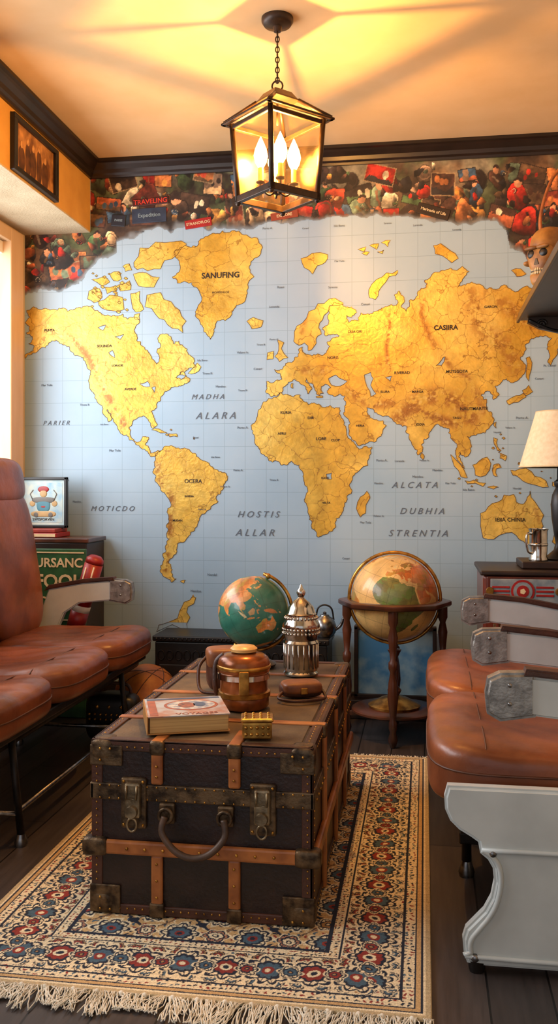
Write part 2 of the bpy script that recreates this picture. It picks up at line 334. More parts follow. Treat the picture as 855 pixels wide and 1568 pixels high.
for _ in range(26): 
    a,b=random.uniform(138,205),random.uniform(415,478); r=random.uniform(1.5,4); ISL.append([(a-r,b),(a,b-r*.7),(a+r,b+.3),(a+r*.2,b+r*.8)])
for _ in range(22):
    a,b=random.choice([(random.uniform(700,850),random.uniform(705,765)),(random.uniform(240,300),random.uniform(655,680)),(random.uniform(755,775),random.uniform(665,705))]); r=random.uniform(1.,2.6); ISL.append([(a-r,b),(a,b-r*.7),(a+r,b+.3),(a+r*.2,b+r*.8)])
HOLES=[[(503,580),(514,574),(520,579),(532,584),(522,591),(508,590)],[(558,574),(568,570),(572,580),(568,590),(576,603),(568,607),(562,592)],[(590,578),(600,576),(598,584)],[(668,560),(676,552),(682,546),(676,560)],
[(214,588),(226,584),(230,592),(220,592)],[(232,594),(238,592),(236,602)],[(176,516),(190,512),(184,520)],[(150,502),(162,498),(158,506)],[(166,540),(172,536),(176,548)],[(500,726),(508,724),(508,734),(502,734)]]
LAND=[NA,GR,SA,AF,EU,SCAN,AU]+ISL
def rough_poly(P,amp=.16,it=2):
    for _ in range(it):
        o=[]
        for i,p in enumerate(P):
            q=P[(i+1)%len(P)]; dx=q[0]-p[0];dy=q[1]-p[1]; k=random.uniform(-amp,amp)
            o.append(p); o.append((p[0]+dx*.5-dy*k,p[1]+dy*.5+dx*k))
        P=o
    return P
def pip(px,py,P):
    ins=np.zeros(px.shape,bool); n=len(P)
    xs=[p[0] for p in P]; ys=[p[1] for p in P]
    bb=(px>=min(xs))&(px<=max(xs))&(py>=min(ys))&(py<=max(ys)); a=px[bb]; b=py[bb]
    c0=np.zeros(a.shape,bool)
    for i in range(n):
        x1,y1=P[i];x2,y2=P[i-1]
        if y1==y2: continue
        c0^=((y1>b)!=(y2>b))&(a<(x2-x1)*(b-y1)/(y2-y1)+x1)
    ins[bb]=c0; return ins
def goldmat():
    m=bpy.data.materials.new('map_gold_foil'); m.use_nodes=True; nt=m.node_tree; b=nt.nodes['Principled BSDF']
    tc=nt.nodes.new('ShaderNodeTexCoord'); n=nt.nodes.new('ShaderNodeTexNoise'); n.inputs['Scale'].default_value=7; n.inputs['Detail'].default_value=9
    nt.links.new(tc.outputs['Object'],n.inputs['Vector'])
    mixv=nt.nodes.new('ShaderNodeMix'); mixv.data_type='VECTOR'; mixv.inputs['Factor'].default_value=.15
    nt.links.new(tc.outputs['Object'],mixv.inputs['A']); nt.links.new(n.outputs['Color'],mixv.inputs['B'])
    v=nt.nodes.new('ShaderNodeTexVoronoi'); v.feature='DISTANCE_TO_EDGE'; v.inputs['Scale'].default_value=14; nt.links.new(mixv.outputs['Result'],v.inputs['Vector'])
    at=nt.nodes.new('ShaderNodeAttribute'); at.attribute_name='Col'
    ml=mth(nt,'MULTIPLY',mth(nt,'LESS_THAN',v.outputs['Distance'],.014),.6)
    mx=nt.nodes.new('ShaderNodeMix'); mx.data_type='RGBA'; mx.inputs['B'].default_value=(*lin((130,80,22)),1)
    nt.links.new(ml,mx.inputs['Factor']); nt.links.new(at.outputs['Color'],mx.inputs['A']); nt.links.new(mx.outputs['Result'],b.inputs['Base Color'])
    b.inputs['Roughness'].default_value=.34; b.inputs['Metallic'].default_value=.3
    n2=nt.nodes.new('ShaderNodeTexNoise'); n2.inputs['Scale'].default_value=60; n2.inputs['Detail'].default_value=9; nt.links.new(tc.outputs['Object'],n2.inputs['Vector'])
    bp=nt.nodes.new('ShaderNodeBump'); bp.inputs['Strength'].default_value=.4; bp.inputs['Distance'].default_value=.004
    nt.links.new(n2.outputs['Fac'],bp.inputs['Height']); nt.links.new(bp.outputs[0],b.inputs['Normal'])
    return m
gold=goldmat()
mapg=group('world_map_wallpaper')
def toW(P):
    o=[]
    for px,py in P:
        a=ref(px,py,y=D); x=min(max(a[0],XW+.002),XR-.002); o.append((x,a[2]))
    return o
RLAND=[rough_poly(P,.24 if len(P)>8 else .14,3 if len(P)>20 else 1) for P in LAND]
RHOLE=[rough_poly(P,.12,1) for P in HOLES]
outl=[tube_geo([(x,D-.0016,z) for x,z in toW(R)],.0010,4,True) for R in RLAND+RHOLE]
multi('coastlines',outl,inkb,mapg)
def landgrid():
    cell=.0023; x0,x1,z0,z1=XW+.002,XR-.002,.40,2.255
    nx=int((x1-x0)/cell); nz=int((z1-z0)/cell)
    X,Z=np.meshgrid(np.linspace(x0,x1,nx),np.linspace(z0,z1,nz),indexing='ij')
    d=-X*S+D*C; px=427.5+F*(X*C+D*S)/d; py=744-F*(Z-H0)/d
    m=np.zeros(X.shape,bool)
    for P in RLAND: m|=pip(px,py,P)
    for P in RHOLE: m&=~pip(px,py,P)
    U=(X-x0)/(x1-x0); V=(Z-z0)/(x1-x0)
    n1=fbm(U,V,9); n2=fbm(U,V,70,4,.7); n3=fbm(U*1.0,V,160,3,.7)
    A=np.array([236,200,96.]);B=np.array([212,166,58.])
    c=A+(B-A)*np.clip((n1-.35)*3,0,1)[...,None]
    rid=np.zeros(X.shape)
    def ridge(pts,w,s=1.):
        dmin=np.full(X.shape,1e9)
        for (a,b),(a2,b2) in zip(pts[:-1],pts[1:]):
            vx,vy=a2-a,b2-b; t=np.clip(((px-a)*vx+(py-b)*vy)/(vx*vx+vy*vy),0,1)
            dmin=np.minimum(dmin,np.hypot(px-a-t*vx,py-b-t*vy))
        np.maximum(rid,s*np.exp(-(dmin/w)**2),out=rid)
    ridge([(70,500),(95,512),(118,525),(136,548),(150,575),(162,600),(176,628),(192,655)],8)
    ridge([(240,705),(246,735),(262,760),(262,800),(256,840),(254,872)],6)
    ridge([(612,640),(640,614),(668,606),(705,618),(722,640)],14,1.); ridge([(640,628),(670,640),(700,650)],8)
    ridge([(596,470),(598,500),(592,530),(594,560)],3); ridge([(650,440),(645,480),(660,520),(690,560),(720,580)],5,.8)
    ridge([(720,450),(735,500),(770,525),(790,560)],16,.7); ridge([(750,450),(790,480),(830,500)],14,.7)
    ridge([(455,566),(470,566),(490,570),(500,562)],7,.8); ridge([(720,590),(735,610),(740,630)],8,.7); ridge([(530,600),(550,612),(575,620),(600,618)],8,.8)
    ridge([(470,480),(462,510)],5,.6);ridge([(820,775),(826,800)],4,.6)
    k=rid*np.clip((n2-.42)*6,0,1); c=c+(np.array([132,78,26.])-c)*(k*.8)[...,None]
    k=rid*np.clip((.45-n3)*6,0,1); c=c+(np.array([248,222,140.])-c)*(k*.45)[...,None]
    c*=(.82+.32*n2)[...,None]
    gridmesh('continents',np.stack([X,np.full_like(X,D-.0009),Z],-1),linarr(c),gold,mapg,m[:-1,:-1])
landgrid()
def wt(body,px,py,size,mat,shear=0,sp=1.,off=0,rot=0):
    a=ref(px,py,y=D); text('label',body,size,(a[0],D-.0022,a[2]),mat,mapg,(math.pi/2,-rot,0),shear,sp,.0003,off)
lab=M('map_label_ink',(40,28,12),(34,24,10),rough=.6)
wt('SANUFING',338,422,.038,lab,off=.0008); wt('MONSENLOE',338,448,.014,lab)
wt('CASIIRA',683,502,.03,lab,off=.0008)
for b,x,y,s in [('KURIA',438,632,.018),('DIR',476,640,.018),('AFRU',432,664,.016),('LORE',492,672,.02),('CLOP',514,674,.016),('OCERA',296,737,.026),('RAVESIA',290,760,.012),('MUDAN',272,797,.013),('KASIS',498,732,.014),('NORG',510,548,.018),('DLIA ORI',544,508,.016),('HERIA',552,652,.014),('RIVERAD',616,571,.018),('MUTSGOTA',700,569,.018),('NAUTMARITE',726,626,.02),('JODIA',644,650,.015),('IEIIA CHINIA',782,796,.024),('TAGU',700,640,.014),('SOUNDA',160,530,.018),('LORADIS',180,560,.014),('AVERDE',200,596,.016),('PUNTA',76,506,.016),('GARON',752,470,.016),('ELURA',590,600,.014),('VELTA',500,770,.013),('MARGA',640,600,.015)]:
    wt(b,x,y,s,lab,off=.0003)
for b,x,y,s in [('M A D H A',318,608,.034),('A L A R A',330,637,.046),('H O S T I S',395,788,.042),('A L L A R',390,816,.046),('A L C A T A',635,743,.04),('D U B H I A',646,783,.04),('S T R E N T I A',640,817,.042),('M O T I C D O',172,779,.034),('P A R I E R',86,648,.03)]:
    wt(b,x,y,s,seaink,shear=.35)
words=['Lorenda','Mar Tolis','Isla Beno','Portu A.','Cenari','Velano Is.','Nordal','Ruasi','Pt. Camel','Sarento','Mandou','Tirana B.']
for x,y in [(318,572),(310,552),(338,592),(372,598),(365,720),(330,700),(420,735),(560,800),(585,705),(612,706),(640,730),(98,735),(118,768),(80,758),(160,650),(300,670),(372,655),(372,540),(400,528),(530,855),(310,780),(300,905),(325,880),(345,745),(580,740),(670,720),(690,740),(718,750),(792,748),(762,662),(782,655),(800,640),(842,560),(826,580),(420,470),(430,440),(520,400),(560,466),(510,440),(214,355),(262,352),(410,350),(468,350),(594,342),(640,345),(520,346),(700,352),(580,790),(420,520),(650,705),(395,565),(130,620),(72,590),(176,690)]:
    wt(random.choice(words),x,y,random.uniform(.011,.016),seaink)
# ---- printed collage border at top of the map
def collage():
    cell=.0031; x0,x1,z0,z1=XW+.002,XR-.002,1.9,CEIL-.002
    nx=int((x1-x0)/cell); nz=int((z1-z0)/cell)
    X,Z=np.meshgrid(np.linspace(x0,x1,nx),np.linspace(z0,z1,nz),indexing='ij')
    d=-X*S+D*C; px=427.5+F*(X*C+D*S)/d; py=744-F*(Z-H0)/d
    bx=[30,38,60,90,120,145,165,178,172,200,240,280,340,400,450,500,560,600,640,700,740,762,775,780,800,812,830,870,900]
    by=[452,452,446,450,438,412,396,380,366,354,351,352,347,343,346,338,335,338,334,341,336,338,356,378,386,412,424,432,440]
    U=(X-x0)/(x1-x0); V=(Z-z0)/(x1-x0)
    edge=np.interp(px,bx,by); w1=(fbm(U,V,22,4,.6)-.5)*34
    dist=edge+w1-py
    n1=fbm(U,V,14);n2=fbm(U,V,24);n3=fbm(U,V,60,4,.7); n4=fbm(U,V,10); n5=fbm(U,V,180,2,.7)
    c=np.zeros(X.shape+(3,)); A=np.array([38,30,26.]);B=np.array([112,84,58.]);G2=np.array([66,80,50.]);Sk=np.array([146,142,118.])
    c[:]=A; c+= (np.clip((n1-.4)*3.5,0,1))[...,None]*(B-A); c+=(np.clip((n2-.5)*6,0,1)*.8)[...,None]*(G2-c)
    sky=(np.clip((n4-.45)*6,0,1)*np.clip((305-py)/30,0,1)); c+=(sky*.75)[...,None]*(Sk-c)
    pal=np.array([[166,40,30],[196,120,66],[214,172,120],[96,72,50],[70,94,58],[56,82,104],[206,144,66],[120,52,38],[224,206,166],[70,46,36],[164,88,54],[98,116,92],[140,112,88],[38,35,36],[44,34,30],[66,50,40],[180,48,36],[50,40,36],[190,70,44]],float)
    wx=(fbm(U,V,36,4,.6)-.5)*11; wy=(fbm(U,V,36,4,.6)-.5)*11
    items=[]
    for a in np.arange(142,880,27):
        for b in (274,304,330): items.append((a,b,random.random()))
    items+=[(a,b,random.random()) for a in range(44,170,24) for b in range(368,450,26)]+[(a,b,random.random()) for a in range(775,880,24) for b in range(345,430,26)]
    random.shuffle(items)
    def blob(a,b,w,h,t,col,kind):
        X_=px+wx-a; Y_=py+wy-b
        dx=X_*math.cos(t)+Y_*math.sin(t); dy=-X_*math.sin(t)+Y_*math.cos(t)
        if kind==0: q=(dx/w*1.2)**2+(dy/h)**2
        elif kind==1: q=(dx/(w*(1+.6*np.clip(dy/h,-1,1))+1e-3))**2+(dy/h)**4
        elif kind==2: q=((dx/w)**2+(dy/w)**2)*1.2
        else: q=np.abs(dx/w*1.3)**3+np.abs(dy/h)**3
        m=q<1; lt=.5+.5*np.clip((-dx-dy)/(w+h)*1.6,-1,1); sh=(.3+.9*lt)*(.45+1.1*n3)
        c[m]=(col[None,:]*np.clip(sh,.1,1.35)[m][:,None]); m=(q>=1)&(q<1.2); c[m]*=.5
        if kind==0:
            q2=((X_)/(w*.36))**2+((Y_+h*.95)/(w*.44))**2; m=q2<1; c[m]=np.array([200,142,102.])*((.4+.65*lt)[m])[:,None]; m=(q2<1.35)&(Y_+h*.95<-w*.12)&(q2>.3); c[m]=np.array([44,30,26.])
            m=(np.abs(dx+w*.1)<w*.12)&(np.abs(dy)<h*.6); c[m]=c[m]*.5+pal[random.randrange(len(pal))]*.35
        elif kind==2:
            m=(abs(q-.5)<.08); c[m]=pal[random.randrange(len(pal))]*.8
    for (a,b,k) in items:
        a+=random.uniform(-9,9); b+=random.uniform(-9,9)
        if k<.25:
            w=random.uniform(12,24);h=random.uniform(9,18);t=random.uniform(-.3,.3)
            X_=px-a;Y_=py-b; dx=X_*math.cos(t)+Y_*math.sin(t); dy=-X_*math.sin(t)+Y_*math.cos(t)
            m=(abs(dx)<w)&(abs(dy)<h); c1,c2,c3=(pal[random.randrange(len(pal))] for _ in range(3))
            hor=(dy+(n3-.5)*h*1.4)>h*random.uniform(-.2,.5); base=np.where(hor[...,None],c1,c2)*(.6+.7*n3)[...,None]; c[m]=base[m]
            for _ in range(3):
                u,v,r_=random.uniform(-.6,.6)*w,random.uniform(-.5,.5)*h,random.uniform(2,5); mm=m&(((dx-u)/r_)**2+((dy-v)/(r_*1.4))**2<1); c[mm]=c3*random.uniform(.7,1.1)
            mb=(abs(dx)<w)&(abs(dy)<h)&((abs(dx)>w-1.3)|(abs(dy)>h-1.3)); c[mb]=(np.array([150,126,92.]) if random.random()<.3 else np.array([34,27,24.]))
        else:
            kind=0 if k<.5 else (1 if k<.7 else (2 if k<.82 else 3))
            blob(a,b,random.uniform(9,18),random.uniform(11,22),random.uniform(-.7,.7),pal[random.randrange(len(pal))],kind)
            for _ in range(3): blob(a+random.uniform(-15,15),b+random.uniform(-13,13),random.uniform(2.5,6),random.uniform(3,8),random.uniform(-1,1),pal[random.randrange(len(pal))],random.choice((1,2,3)))
    c*= (0.62+.66*n3+.3*n5)[...,None]
    smoke=np.array([46,38,35.]); f2=np.clip(dist/16,0,1)[...,None]; c=smoke*(1-f2)*.8+c*(f2*.8+.2)
    fade=np.clip(dist/9,0,1)[...,None]; c=np.array([136,152,162.])*(1-fade)+c*fade
    P=np.stack([X,np.full_like(X,D-.0012),Z],-1)
    mk_=(dist>0)&(~((X<XB)&(Z>ZB)))
    gridmesh('collage_border',P,linarr(c),MV('collage_print',.5),mapg,mk_[:-1,:-1])
collage()
def plaque(px,py,w,h,rot,mat,body,ts,tm):
    a=ref(px,py,y=D); box('plaque',(a[0]-w/2,D-.006,a[2]-h/2),(a[0]+w/2,D-.001,a[2]+h/2),mat,mapg,.002,rot=(0,rot,0))
    text('plaque_text',body,ts,(a[0],D-.0068,a[2]),tm,mapg,(math.pi/2,rot,0),0,1,.0003,.0004)
plaque(304,342,.13,.042,-.12,M('plaque_red',(172,24,22),(150,20,20)),'STRANOFLOG',.018,cream)
plaque(664,324,.15,.05,.3,M('plaque_brown',(40,26,20),(30,20,16)),'Marinade of Life',.018,cream)
plaque(229,330,.17,.07,-.03,M('plaque_blue',(40,56,80),(30,42,62)),'Expedition',.026,M('plaque_ink',(130,150,160),(110,130,140)))
plaque(231,309,.18,.034,-.05,M('plaque_red2',(70,26,22),(50,20,18)),'TRAVELING',.032,M('plaque_redink',(206,60,44),(190,50,38)))
plaque(436,330,.13,.035,-.12,M('plaque_rust',(150,66,42),(130,50,30)),'EXPLORE',.018,cream)
plaque(182,338,.07,.055,.1,M('plaque_navy',(26,32,44),(22,28,40)),'PARIS',.016,MATS['plaque_ink'])
# ------------------------------------------------------------------ picture on beam
g=group('framed_sepia_photograph')
y0,y1,z0,z1=3.41,3.85,2.285,2.51
box('frame_top',(XB,y0,z1-.022),(XB+.022,y1,z1),black,g,.003);box('frame_bottom',(XB,y0,z0),(XB+.022,y1,z0+.022),black,g,.003)
box('frame_near',(XB,y0,z0+.02),(XB+.022,y0+.03,z1-.02),black,g,.003);box('frame_far',(XB,y1-.03,z0+.02),(XB+.022,y1,z1-.02),black,g,.003)
box('photo',(XB+.002,y0+.02,z0+.02),(XB+.008,y1-.02,z1-.02),M('sepia_print',(200,144,84),(106,64,30),scale=16,rough=.4,detail=8),g,0)
for i,(dy,hh,w) in enumerate(((.09,.1,.03),(.15,.13,.026),(.2,.12,.03),(.26,.14,.026),(.32,.11,.034))):
    yy=y0+dy; zz=z0+.02
    sq('figure_body_%d'%i,(XB+.008,yy,zz+hh/2),(.002,w,hh/2),2.5,M('sepia_dark',(96,58,28),(60,34,16),scale=30),g,n=5); ball('figure_head_%d'%i,(XB+.009,yy,zz+hh+.008),.013,M('sepia_light',(206,156,100),(170,120,72),scale=60),g,(.2,1,1.2),10,8)
# ------------------------------------------------------------------ LANTERN
LX,LY,_=ref(425,28,z=CEIL)
g=group('lantern_pendant_light',(LX,LY,0),0)
lathe('canopy',[(.001,CEIL),(.053,CEIL),(.053,CEIL-.012),(.045,CEIL-.024),(.016,CEIL-.03),(.012,CEIL-.045),(.001,CEIL-.046)],(0,0,0),bronze,g)
links=[]
zt=CEIL-.045; zc=2.392; nl=10
for i in range(nl):
    zz=zt-(zt-zc)*(i+.5)/nl; hh=(zt-zc)/nl*.62; pts=[]
    for k in range(12):
        a=2*math.pi*k/12; u=.0062*math.cos(a); w=hh*math.sin(a)
        pts.append((u,0,zz+w) if i%2 else (0,u,zz+w))
    links.append(tube_geo(pts,.0022,6,True))
multi('chain',links,bronze,g)
tube('cable',[(0,0,zt),(0,0,zc)],.0018,black,g,6)
tube('ring',[(.018*math.cos(a),0,2.381+.018*math.sin(a)) for a in [i*math.pi/8 for i in range(16)]],.003,bronze,g,8,True)
lg=bpy.data.objects.new('lantern_body',None); link(lg,g); lg.rotation_euler=(0,0,math.radians(-53)+TH)
HW=.112; ze=2.262; zb=2.005; hb=.094
def frust(name,r0,z0_,r1,z1_,mat):
    v=[(sx*r0,sy*r0,z0_) for sx,sy in ((-1,-1),(1,-1),(1,1),(-1,1))]+[(sx*r1,sy*r1,z1_) for sx,sy in ((-1,-1),(1,-1),(1,1),(-1,1))]
    return mk(name,v,[(0,1,5,4),(1,2,6,5),(2,3,7,6),(3,0,4,7),(4,5,6,7),(3,2,1,0)],mat,lg)
frust('roof_cap',.050,2.332,.034,2.358,bronze); frust('roof_cap_eave',.055,2.327,.053,2.333,bronze); lathe('finial',[(.001,2.366),(.012,2.364),(.014,2.356),(.001,2.355)],(0,0,0),bronze,lg,16)
for sx,sy in ((1,1),(1,-1),(-1,1),(-1,-1)):
    tube('hip_rib',[(sx*.05,sy*.05,2.33),(sx*(HW+.016),sy*(HW+.016),ze+.004)],.0075,bronze,lg,6)
    tube('corner_post',[(sx*HW*.97,sy*HW*.97,ze),(sx*hb,sy*hb,zb)],.011,bronze,lg,4)
    ball('foot_ball',(sx*hb,sy*hb,zb-.01),.009,bronze,lg,seg=10,rings=8)
e=HW+.016
for a,b in (((-e,-e),(e,-e)),((e,-e),(e,e)),((e,e),(-e,e)),((-e,e),(-e,-e))):
    box('eave',(min(a[0],b[0])-.008,min(a[1],b[1])-.008,ze-.004),(max(a[0],b[0])+.008,max(a[1],b[1])+.008,ze+.004),bronze,lg,.002)
    k=hb/e; box('base_rail',(min(a[0],b[0])*k-.009,min(a[1],b[1])*k-.009,zb-.009),(max(a[0],b[0])*k+.009,max(a[1],b[1])*k+.009,zb+.014),bronze,lg,.002)
    k=HW*.95/e; box('head_rail',(min(a[0],b[0])*k-.006,min(a[1],b[1])*k-.006,ze-.018),(max(a[0],b[0])*k+.006,max(a[1],b[1])*k+.006,ze-.003),bronze,lg,.002)
gl=bpy.data.materials.new('lantern_glass'); gl.use_nodes=True; nt=gl.node_tree; nt.nodes.clear()
o_=nt.nodes.new('ShaderNodeOutputMaterial'); mx=nt.nodes.new('ShaderNodeMixShader'); tr=nt.nodes.new('ShaderNodeBsdfTransparent'); gs=nt.nodes.new('ShaderNodeBsdfGlossy')
tr.inputs[0].default_value=(1,.94,.82,1); gs.inputs['Roughness'].default_value=.2; gs.inputs['Color'].default_value=(1,.8,.5,1); mx.inputs[0].default_value=.14
nt.links.new(tr.outputs[0],mx.inputs[1]);nt.links.new(gs.outputs[0],mx.inputs[2]);nt.links.new(mx.outputs[0],o_.inputs[0])
for i in range(4):
    R=Matrix.Rotation(i*math.pi/2,3,'Z')
    mk('pane',[R@Vector(v) for v in ((-HW*.96,-HW*.96,ze-.01),(HW*.96,-HW*.96,ze-.01),(hb,-hb,zb),(-hb,-hb,zb))],[(0,1,2,3)],gl,lg)
    mk('added_roof_pane',[R@Vector(v) for v in ((-.05,-.05,2.33),(.05,-.05,2.33),(e,-e,ze+.004),(-e,-e,ze+.004))],[(0,1,2,3)],gl,lg)  # glass added in place of a solid roof so ribs cast rays on ceiling
flame=M('bulb_glow',(255,220,160),rough=.4,emit=(255,186,90),estr=90)
sleeve=M('candle_sleeve',(226,170,96),(210,150,80),rough=.5)
tube('stem',[(0,0,2.335),(0,0,2.25)],.004,bronze,lg,8); tube('stem_low',[(0,0,zb+.06),(0,0,zb+.02)],.004,bronze,lg,8)
lathe('hub',[(.001,zb+.012),(.014,zb+.018),(.02,zb+.03),(.008,zb+.045),(.001,zb+.06)],(0,0,0),bronze,lg,16)
for i in range(4):
    a=math.pi/2*i+1.1; rr=.056; x,y=rr*math.cos(a),rr*math.sin(a)
    tube('arm',smoothpath([(0,0,zb+.03),(x*.5,y*.5,zb+.012),(x,y,zb+.035),(x,y,zb+.05)]),.0035,bronze,lg,8)
    lathe('cup',[(.001,zb+.046),(.015,zb+.05),(.016,zb+.054),(.001,zb+.055)],(x,y,0),bronze,lg,14)
    lathe('candle',[(.009,zb+.054),(.009,zb+.1),(.001,zb+.101)],(x,y,0),sleeve,lg,14)
    lathe('flame_bulb',[(.008,zb+.1),(.0185,zb+.118),(.0235,zb+.14),(.019,zb+.162),(.01,zb+.184),(.001,zb+.204)],(x,y,0),flame,lg,18)
def light(name,kind,loc,energy,col,**kw):
    l=bpy.data.lights.new(name,kind); l.energy=energy; l.color=col
    for k,v in kw.items(): setattr(l,k,v)
    o=bpy.data.objects.new(name,l); o.location=loc; SC.collection.objects.link(o); return o
pl=light('lantern_bulb_light','POINT',(LX,LY,2.175),60,(1,.48,.12),shadow_soft_size=.009)
# ------------------------------------------------------------------ RUG
def rug():
    x0,x1,y0,y1=-1.055,.015,1.835,3.60; w=x1-x0;L=y1-y0
    nx,ny=640,880
    U,V=np.meshgrid(np.linspace(0,w,nx),np.linspace(0,L,ny),indexing='ij')
    cream_=(232,216,180);sand=(204,168,116);navy=(30,38,56);redc=(140,50,42);goldc=(178,134,84);teal=(70,96,114);pink=(186,132,102)
    u1,v1_=U/L,V/L
    wu=(fbm(u1,v1_,40,3)-.5)*.016; wv=(fbm(u1,v1_,40,3)-.5)*.016
    Uw=U+wu;Vw=V+wv
    c=np.zeros(U.shape+(3,)); c[:]=cream_
    e1=np.minimum(U,w-U);e2=np.minimum(V,L-V);e=np.minimum(e1,e2)
    horiz=e2<e1; s=np.where(horiz,Uw-w/2,Vw-L/2); ew=e+np.where(horiz,wv,wu)
    def paint(m,col): c[m]=col
    def leaves(mask,A,B,cell,cols,dens,a=.38,b=.16,seed=1):
        r=np.random.RandomState(seed); i=np.floor(A/cell).astype(int)%97; j=np.floor(B/cell).astype(int)%89
        T1=r.rand(97,89)*np.pi;T2=(r.rand(97,89)-.5)*.4;T3=(r.rand(97,89)-.5)*.4;T4=r.rand(97,89);T5=r.randint(0,len(cols),(97,89))
        x=(A/cell)%1-.5-T2[i,j]; y=(B/cell)%1-.5-T3[i,j]; t=T1[i,j]; xx=x*np.cos(t)+y*np.sin(t); yy=-x*np.sin(t)+y*np.cos(t)+1.2*xx*xx
        m=mask&((xx/a)**2+(yy/b)**2<1)&(T4[i,j]<dens)
        for k,cl in enumerate(cols): paint(m&(T5[i,j]==k),cl)
    def flower(dx,dy,R,n,base,cols):
        r=np.hypot(dx,dy)/R; th=np.arctan2(dy,dx); pe=.76+.24*np.abs(np.cos(n*th/2))
        paint(base&(r<pe*1.14),cream_)
        paint(base&(r<pe),navy); paint(base&(r<pe*.86),cols[0])
        paint(base&(r<pe*.86)&(np.abs(np.sin(n*th/2))<.16)&(r>.45),navy)
        p2=.58+.10*np.abs(np.cos(n*th/2+.8)); paint(base&(r<p2),navy); paint(base&(r<p2-.14),cols[1]); paint(base&(r<.26),cols[2]); paint(base&(r<.13),cols[3])
    T=2*np.pi
    fld=e>.235; paint(fld,sand)
    leaves(fld,Uw,Vw,.019,(navy,navy,redc,teal,cream_,cream_),.95,.42,.18,seed=3)
    def lat(pu,pv,ou,ov): return (((Uw-w/2)/pu+ou+.5)%1-.5)*pu,(((Vw-L/2)/pv+ov+.5)%1-.5)*pv
    a_=np.sin(T*(Uw-w/2)/.17)+np.sin(T*(Vw-L/2)/.19); paint(fld&(np.abs(a_)<.13),navy); paint(fld&(np.abs(a_)<.05),goldc)
    a3=np.sin(T*(Uw-w/2)/.17+1.6)-np.sin(T*(Vw-L/2)/.19+1.6); paint(fld&(np.abs(a3)<.07),navy)
    dx,dy=lat(.17,.19,.25,.25); flower(dx,dy,.046,8,fld,(cream_,teal,redc,navy))
    dx,dy=lat(.17,.19,.75,.75); flower(dx,dy,.048,10,fld,(cream_,redc,cream_,navy))
    dx,dy=lat(.17,.19,.25,.75); flower(dx,dy,.03,6,fld,(cream_,goldc,navy,cream_))
    dx,dy=lat(.17,.19,.75,.25); flower(dx,dy,.03,6,fld,(pink,cream_,navy,cream_))
    def band(a,b,col): paint((e>=a)&(e<b),col)
    band(.226,.235,navy); band(.204,.226,cream_); band(.199,.204,navy)
    gm=(e>.2045)&(e<.2255); leaves(gm,s,ew,.0115,(navy,redc,goldc,navy),.95,.42,.2,seed=5)
    mb=(e>.066)&(e<.198); p=.19; f=lambda o,p=p: (((s/p+o+.5)%1)-.5)*p
    t=ew-.132
    leaves(mb,s,ew+.003,.0185,(navy,navy,teal,teal,redc,goldc),.9,.42,.16,seed=7)
    for ph in (0,np.pi):
        v=t-.038*np.sin(T*s/p+ph); paint(mb&(np.abs(v)<.0075),cream_); paint(mb&(np.abs(v)<.0036),navy)
    for o in (.125,.375,.625,.875):
        for sg in (1,-1): flower(f(o),t-sg*.047,.02,6,mb,(goldc if sg>0 else cream_,redc if sg>0 else teal,cream_,navy))
    flower(f(0),t,.057,10,mb,(cream_,teal,redc,cream_)); flower(f(.5),t,.053,8,mb,(cream_,redc,cream_,navy))
    flower(f(.25),t,.026,6,mb,(cream_,redc,navy,goldc)); flower(f(.75),t,.026,6,mb,(cream_,teal,navy,goldc))
    band(.060,.066,navy); band(.036,.060,cream_); band(.032,.036,navy)
    gm=(e>.0365)&(e<.0595); leaves(gm,s,ew+.002,.0135,(navy,redc,teal,navy),.95,.42,.2,seed=9)
    band(.022,.032,sand); band(.017,.022,navy); band(.012,.017,cream_); band(0,.012,(190,170,132))
    n=rng.rand(nx,ny); st=rng.rand(1,ny)*.10; c*= (0.80+.22*n+st)[...,None]
    Zh=.0085+.0012*rng.rand(nx,ny); Zh[0,:]=Zh[-1,:]=.002; Zh[:,0]=Zh[:,-1]=.002
    P=np.stack([U+x0,V+y0,Zh],-1)
    g=group('persian_rug'); gridmesh('pile',P,linarr(c),MV('rug_wool',.95),g)
    box('backing',(x0+.002,y0+.002,.0005),(x1-.002,y1-.002,.006),cream,g,0)
    fr=[]; n=40
    for i in range(n):
        xc=x0+.012+(w-.024)*i/(n-1)+random.uniform(-.006,.006); ln=random.uniform(.05,.09); tx=random.uniform(-.03,.03)
        if i%2==0: fr.append(ball_geo((xc,y0-.006,.009),.007,6,4))
        for k in range(16):
            a=xc+random.uniform(-.012,.012); pts=[(a,y0+.002,.008)]; ex=xc+tx+random.uniform(-.024,.024); cv=random.uniform(-.012,.012)
            for j in range(1,7):
                tt=j/6; pts.append((a+(ex-a)*tt+cv*math.sin(tt*3.1)+random.uniform(-.001,.001),y0-ln*tt+random.uniform(-.002,.002),.004+random.uniform(0,.012)*(1-tt*.5)))
            fr.append(tube_geo(pts,.0013,4))
        for k in range(5):
            a=xc+random.uniform(-.013,.013); fr.append(tube_geo([(a,y1-.002,.008),(a+random.uniform(-.003,.003),y1+.012,.006),(a+random.uniform(-.006,.006),y1+random.uniform(.02,.035),.004)],.0018,4))
    multi('fringe',fr,M('fringe_cotton',(236,230,214),(216,208,188),rough=.95),g)
rug()
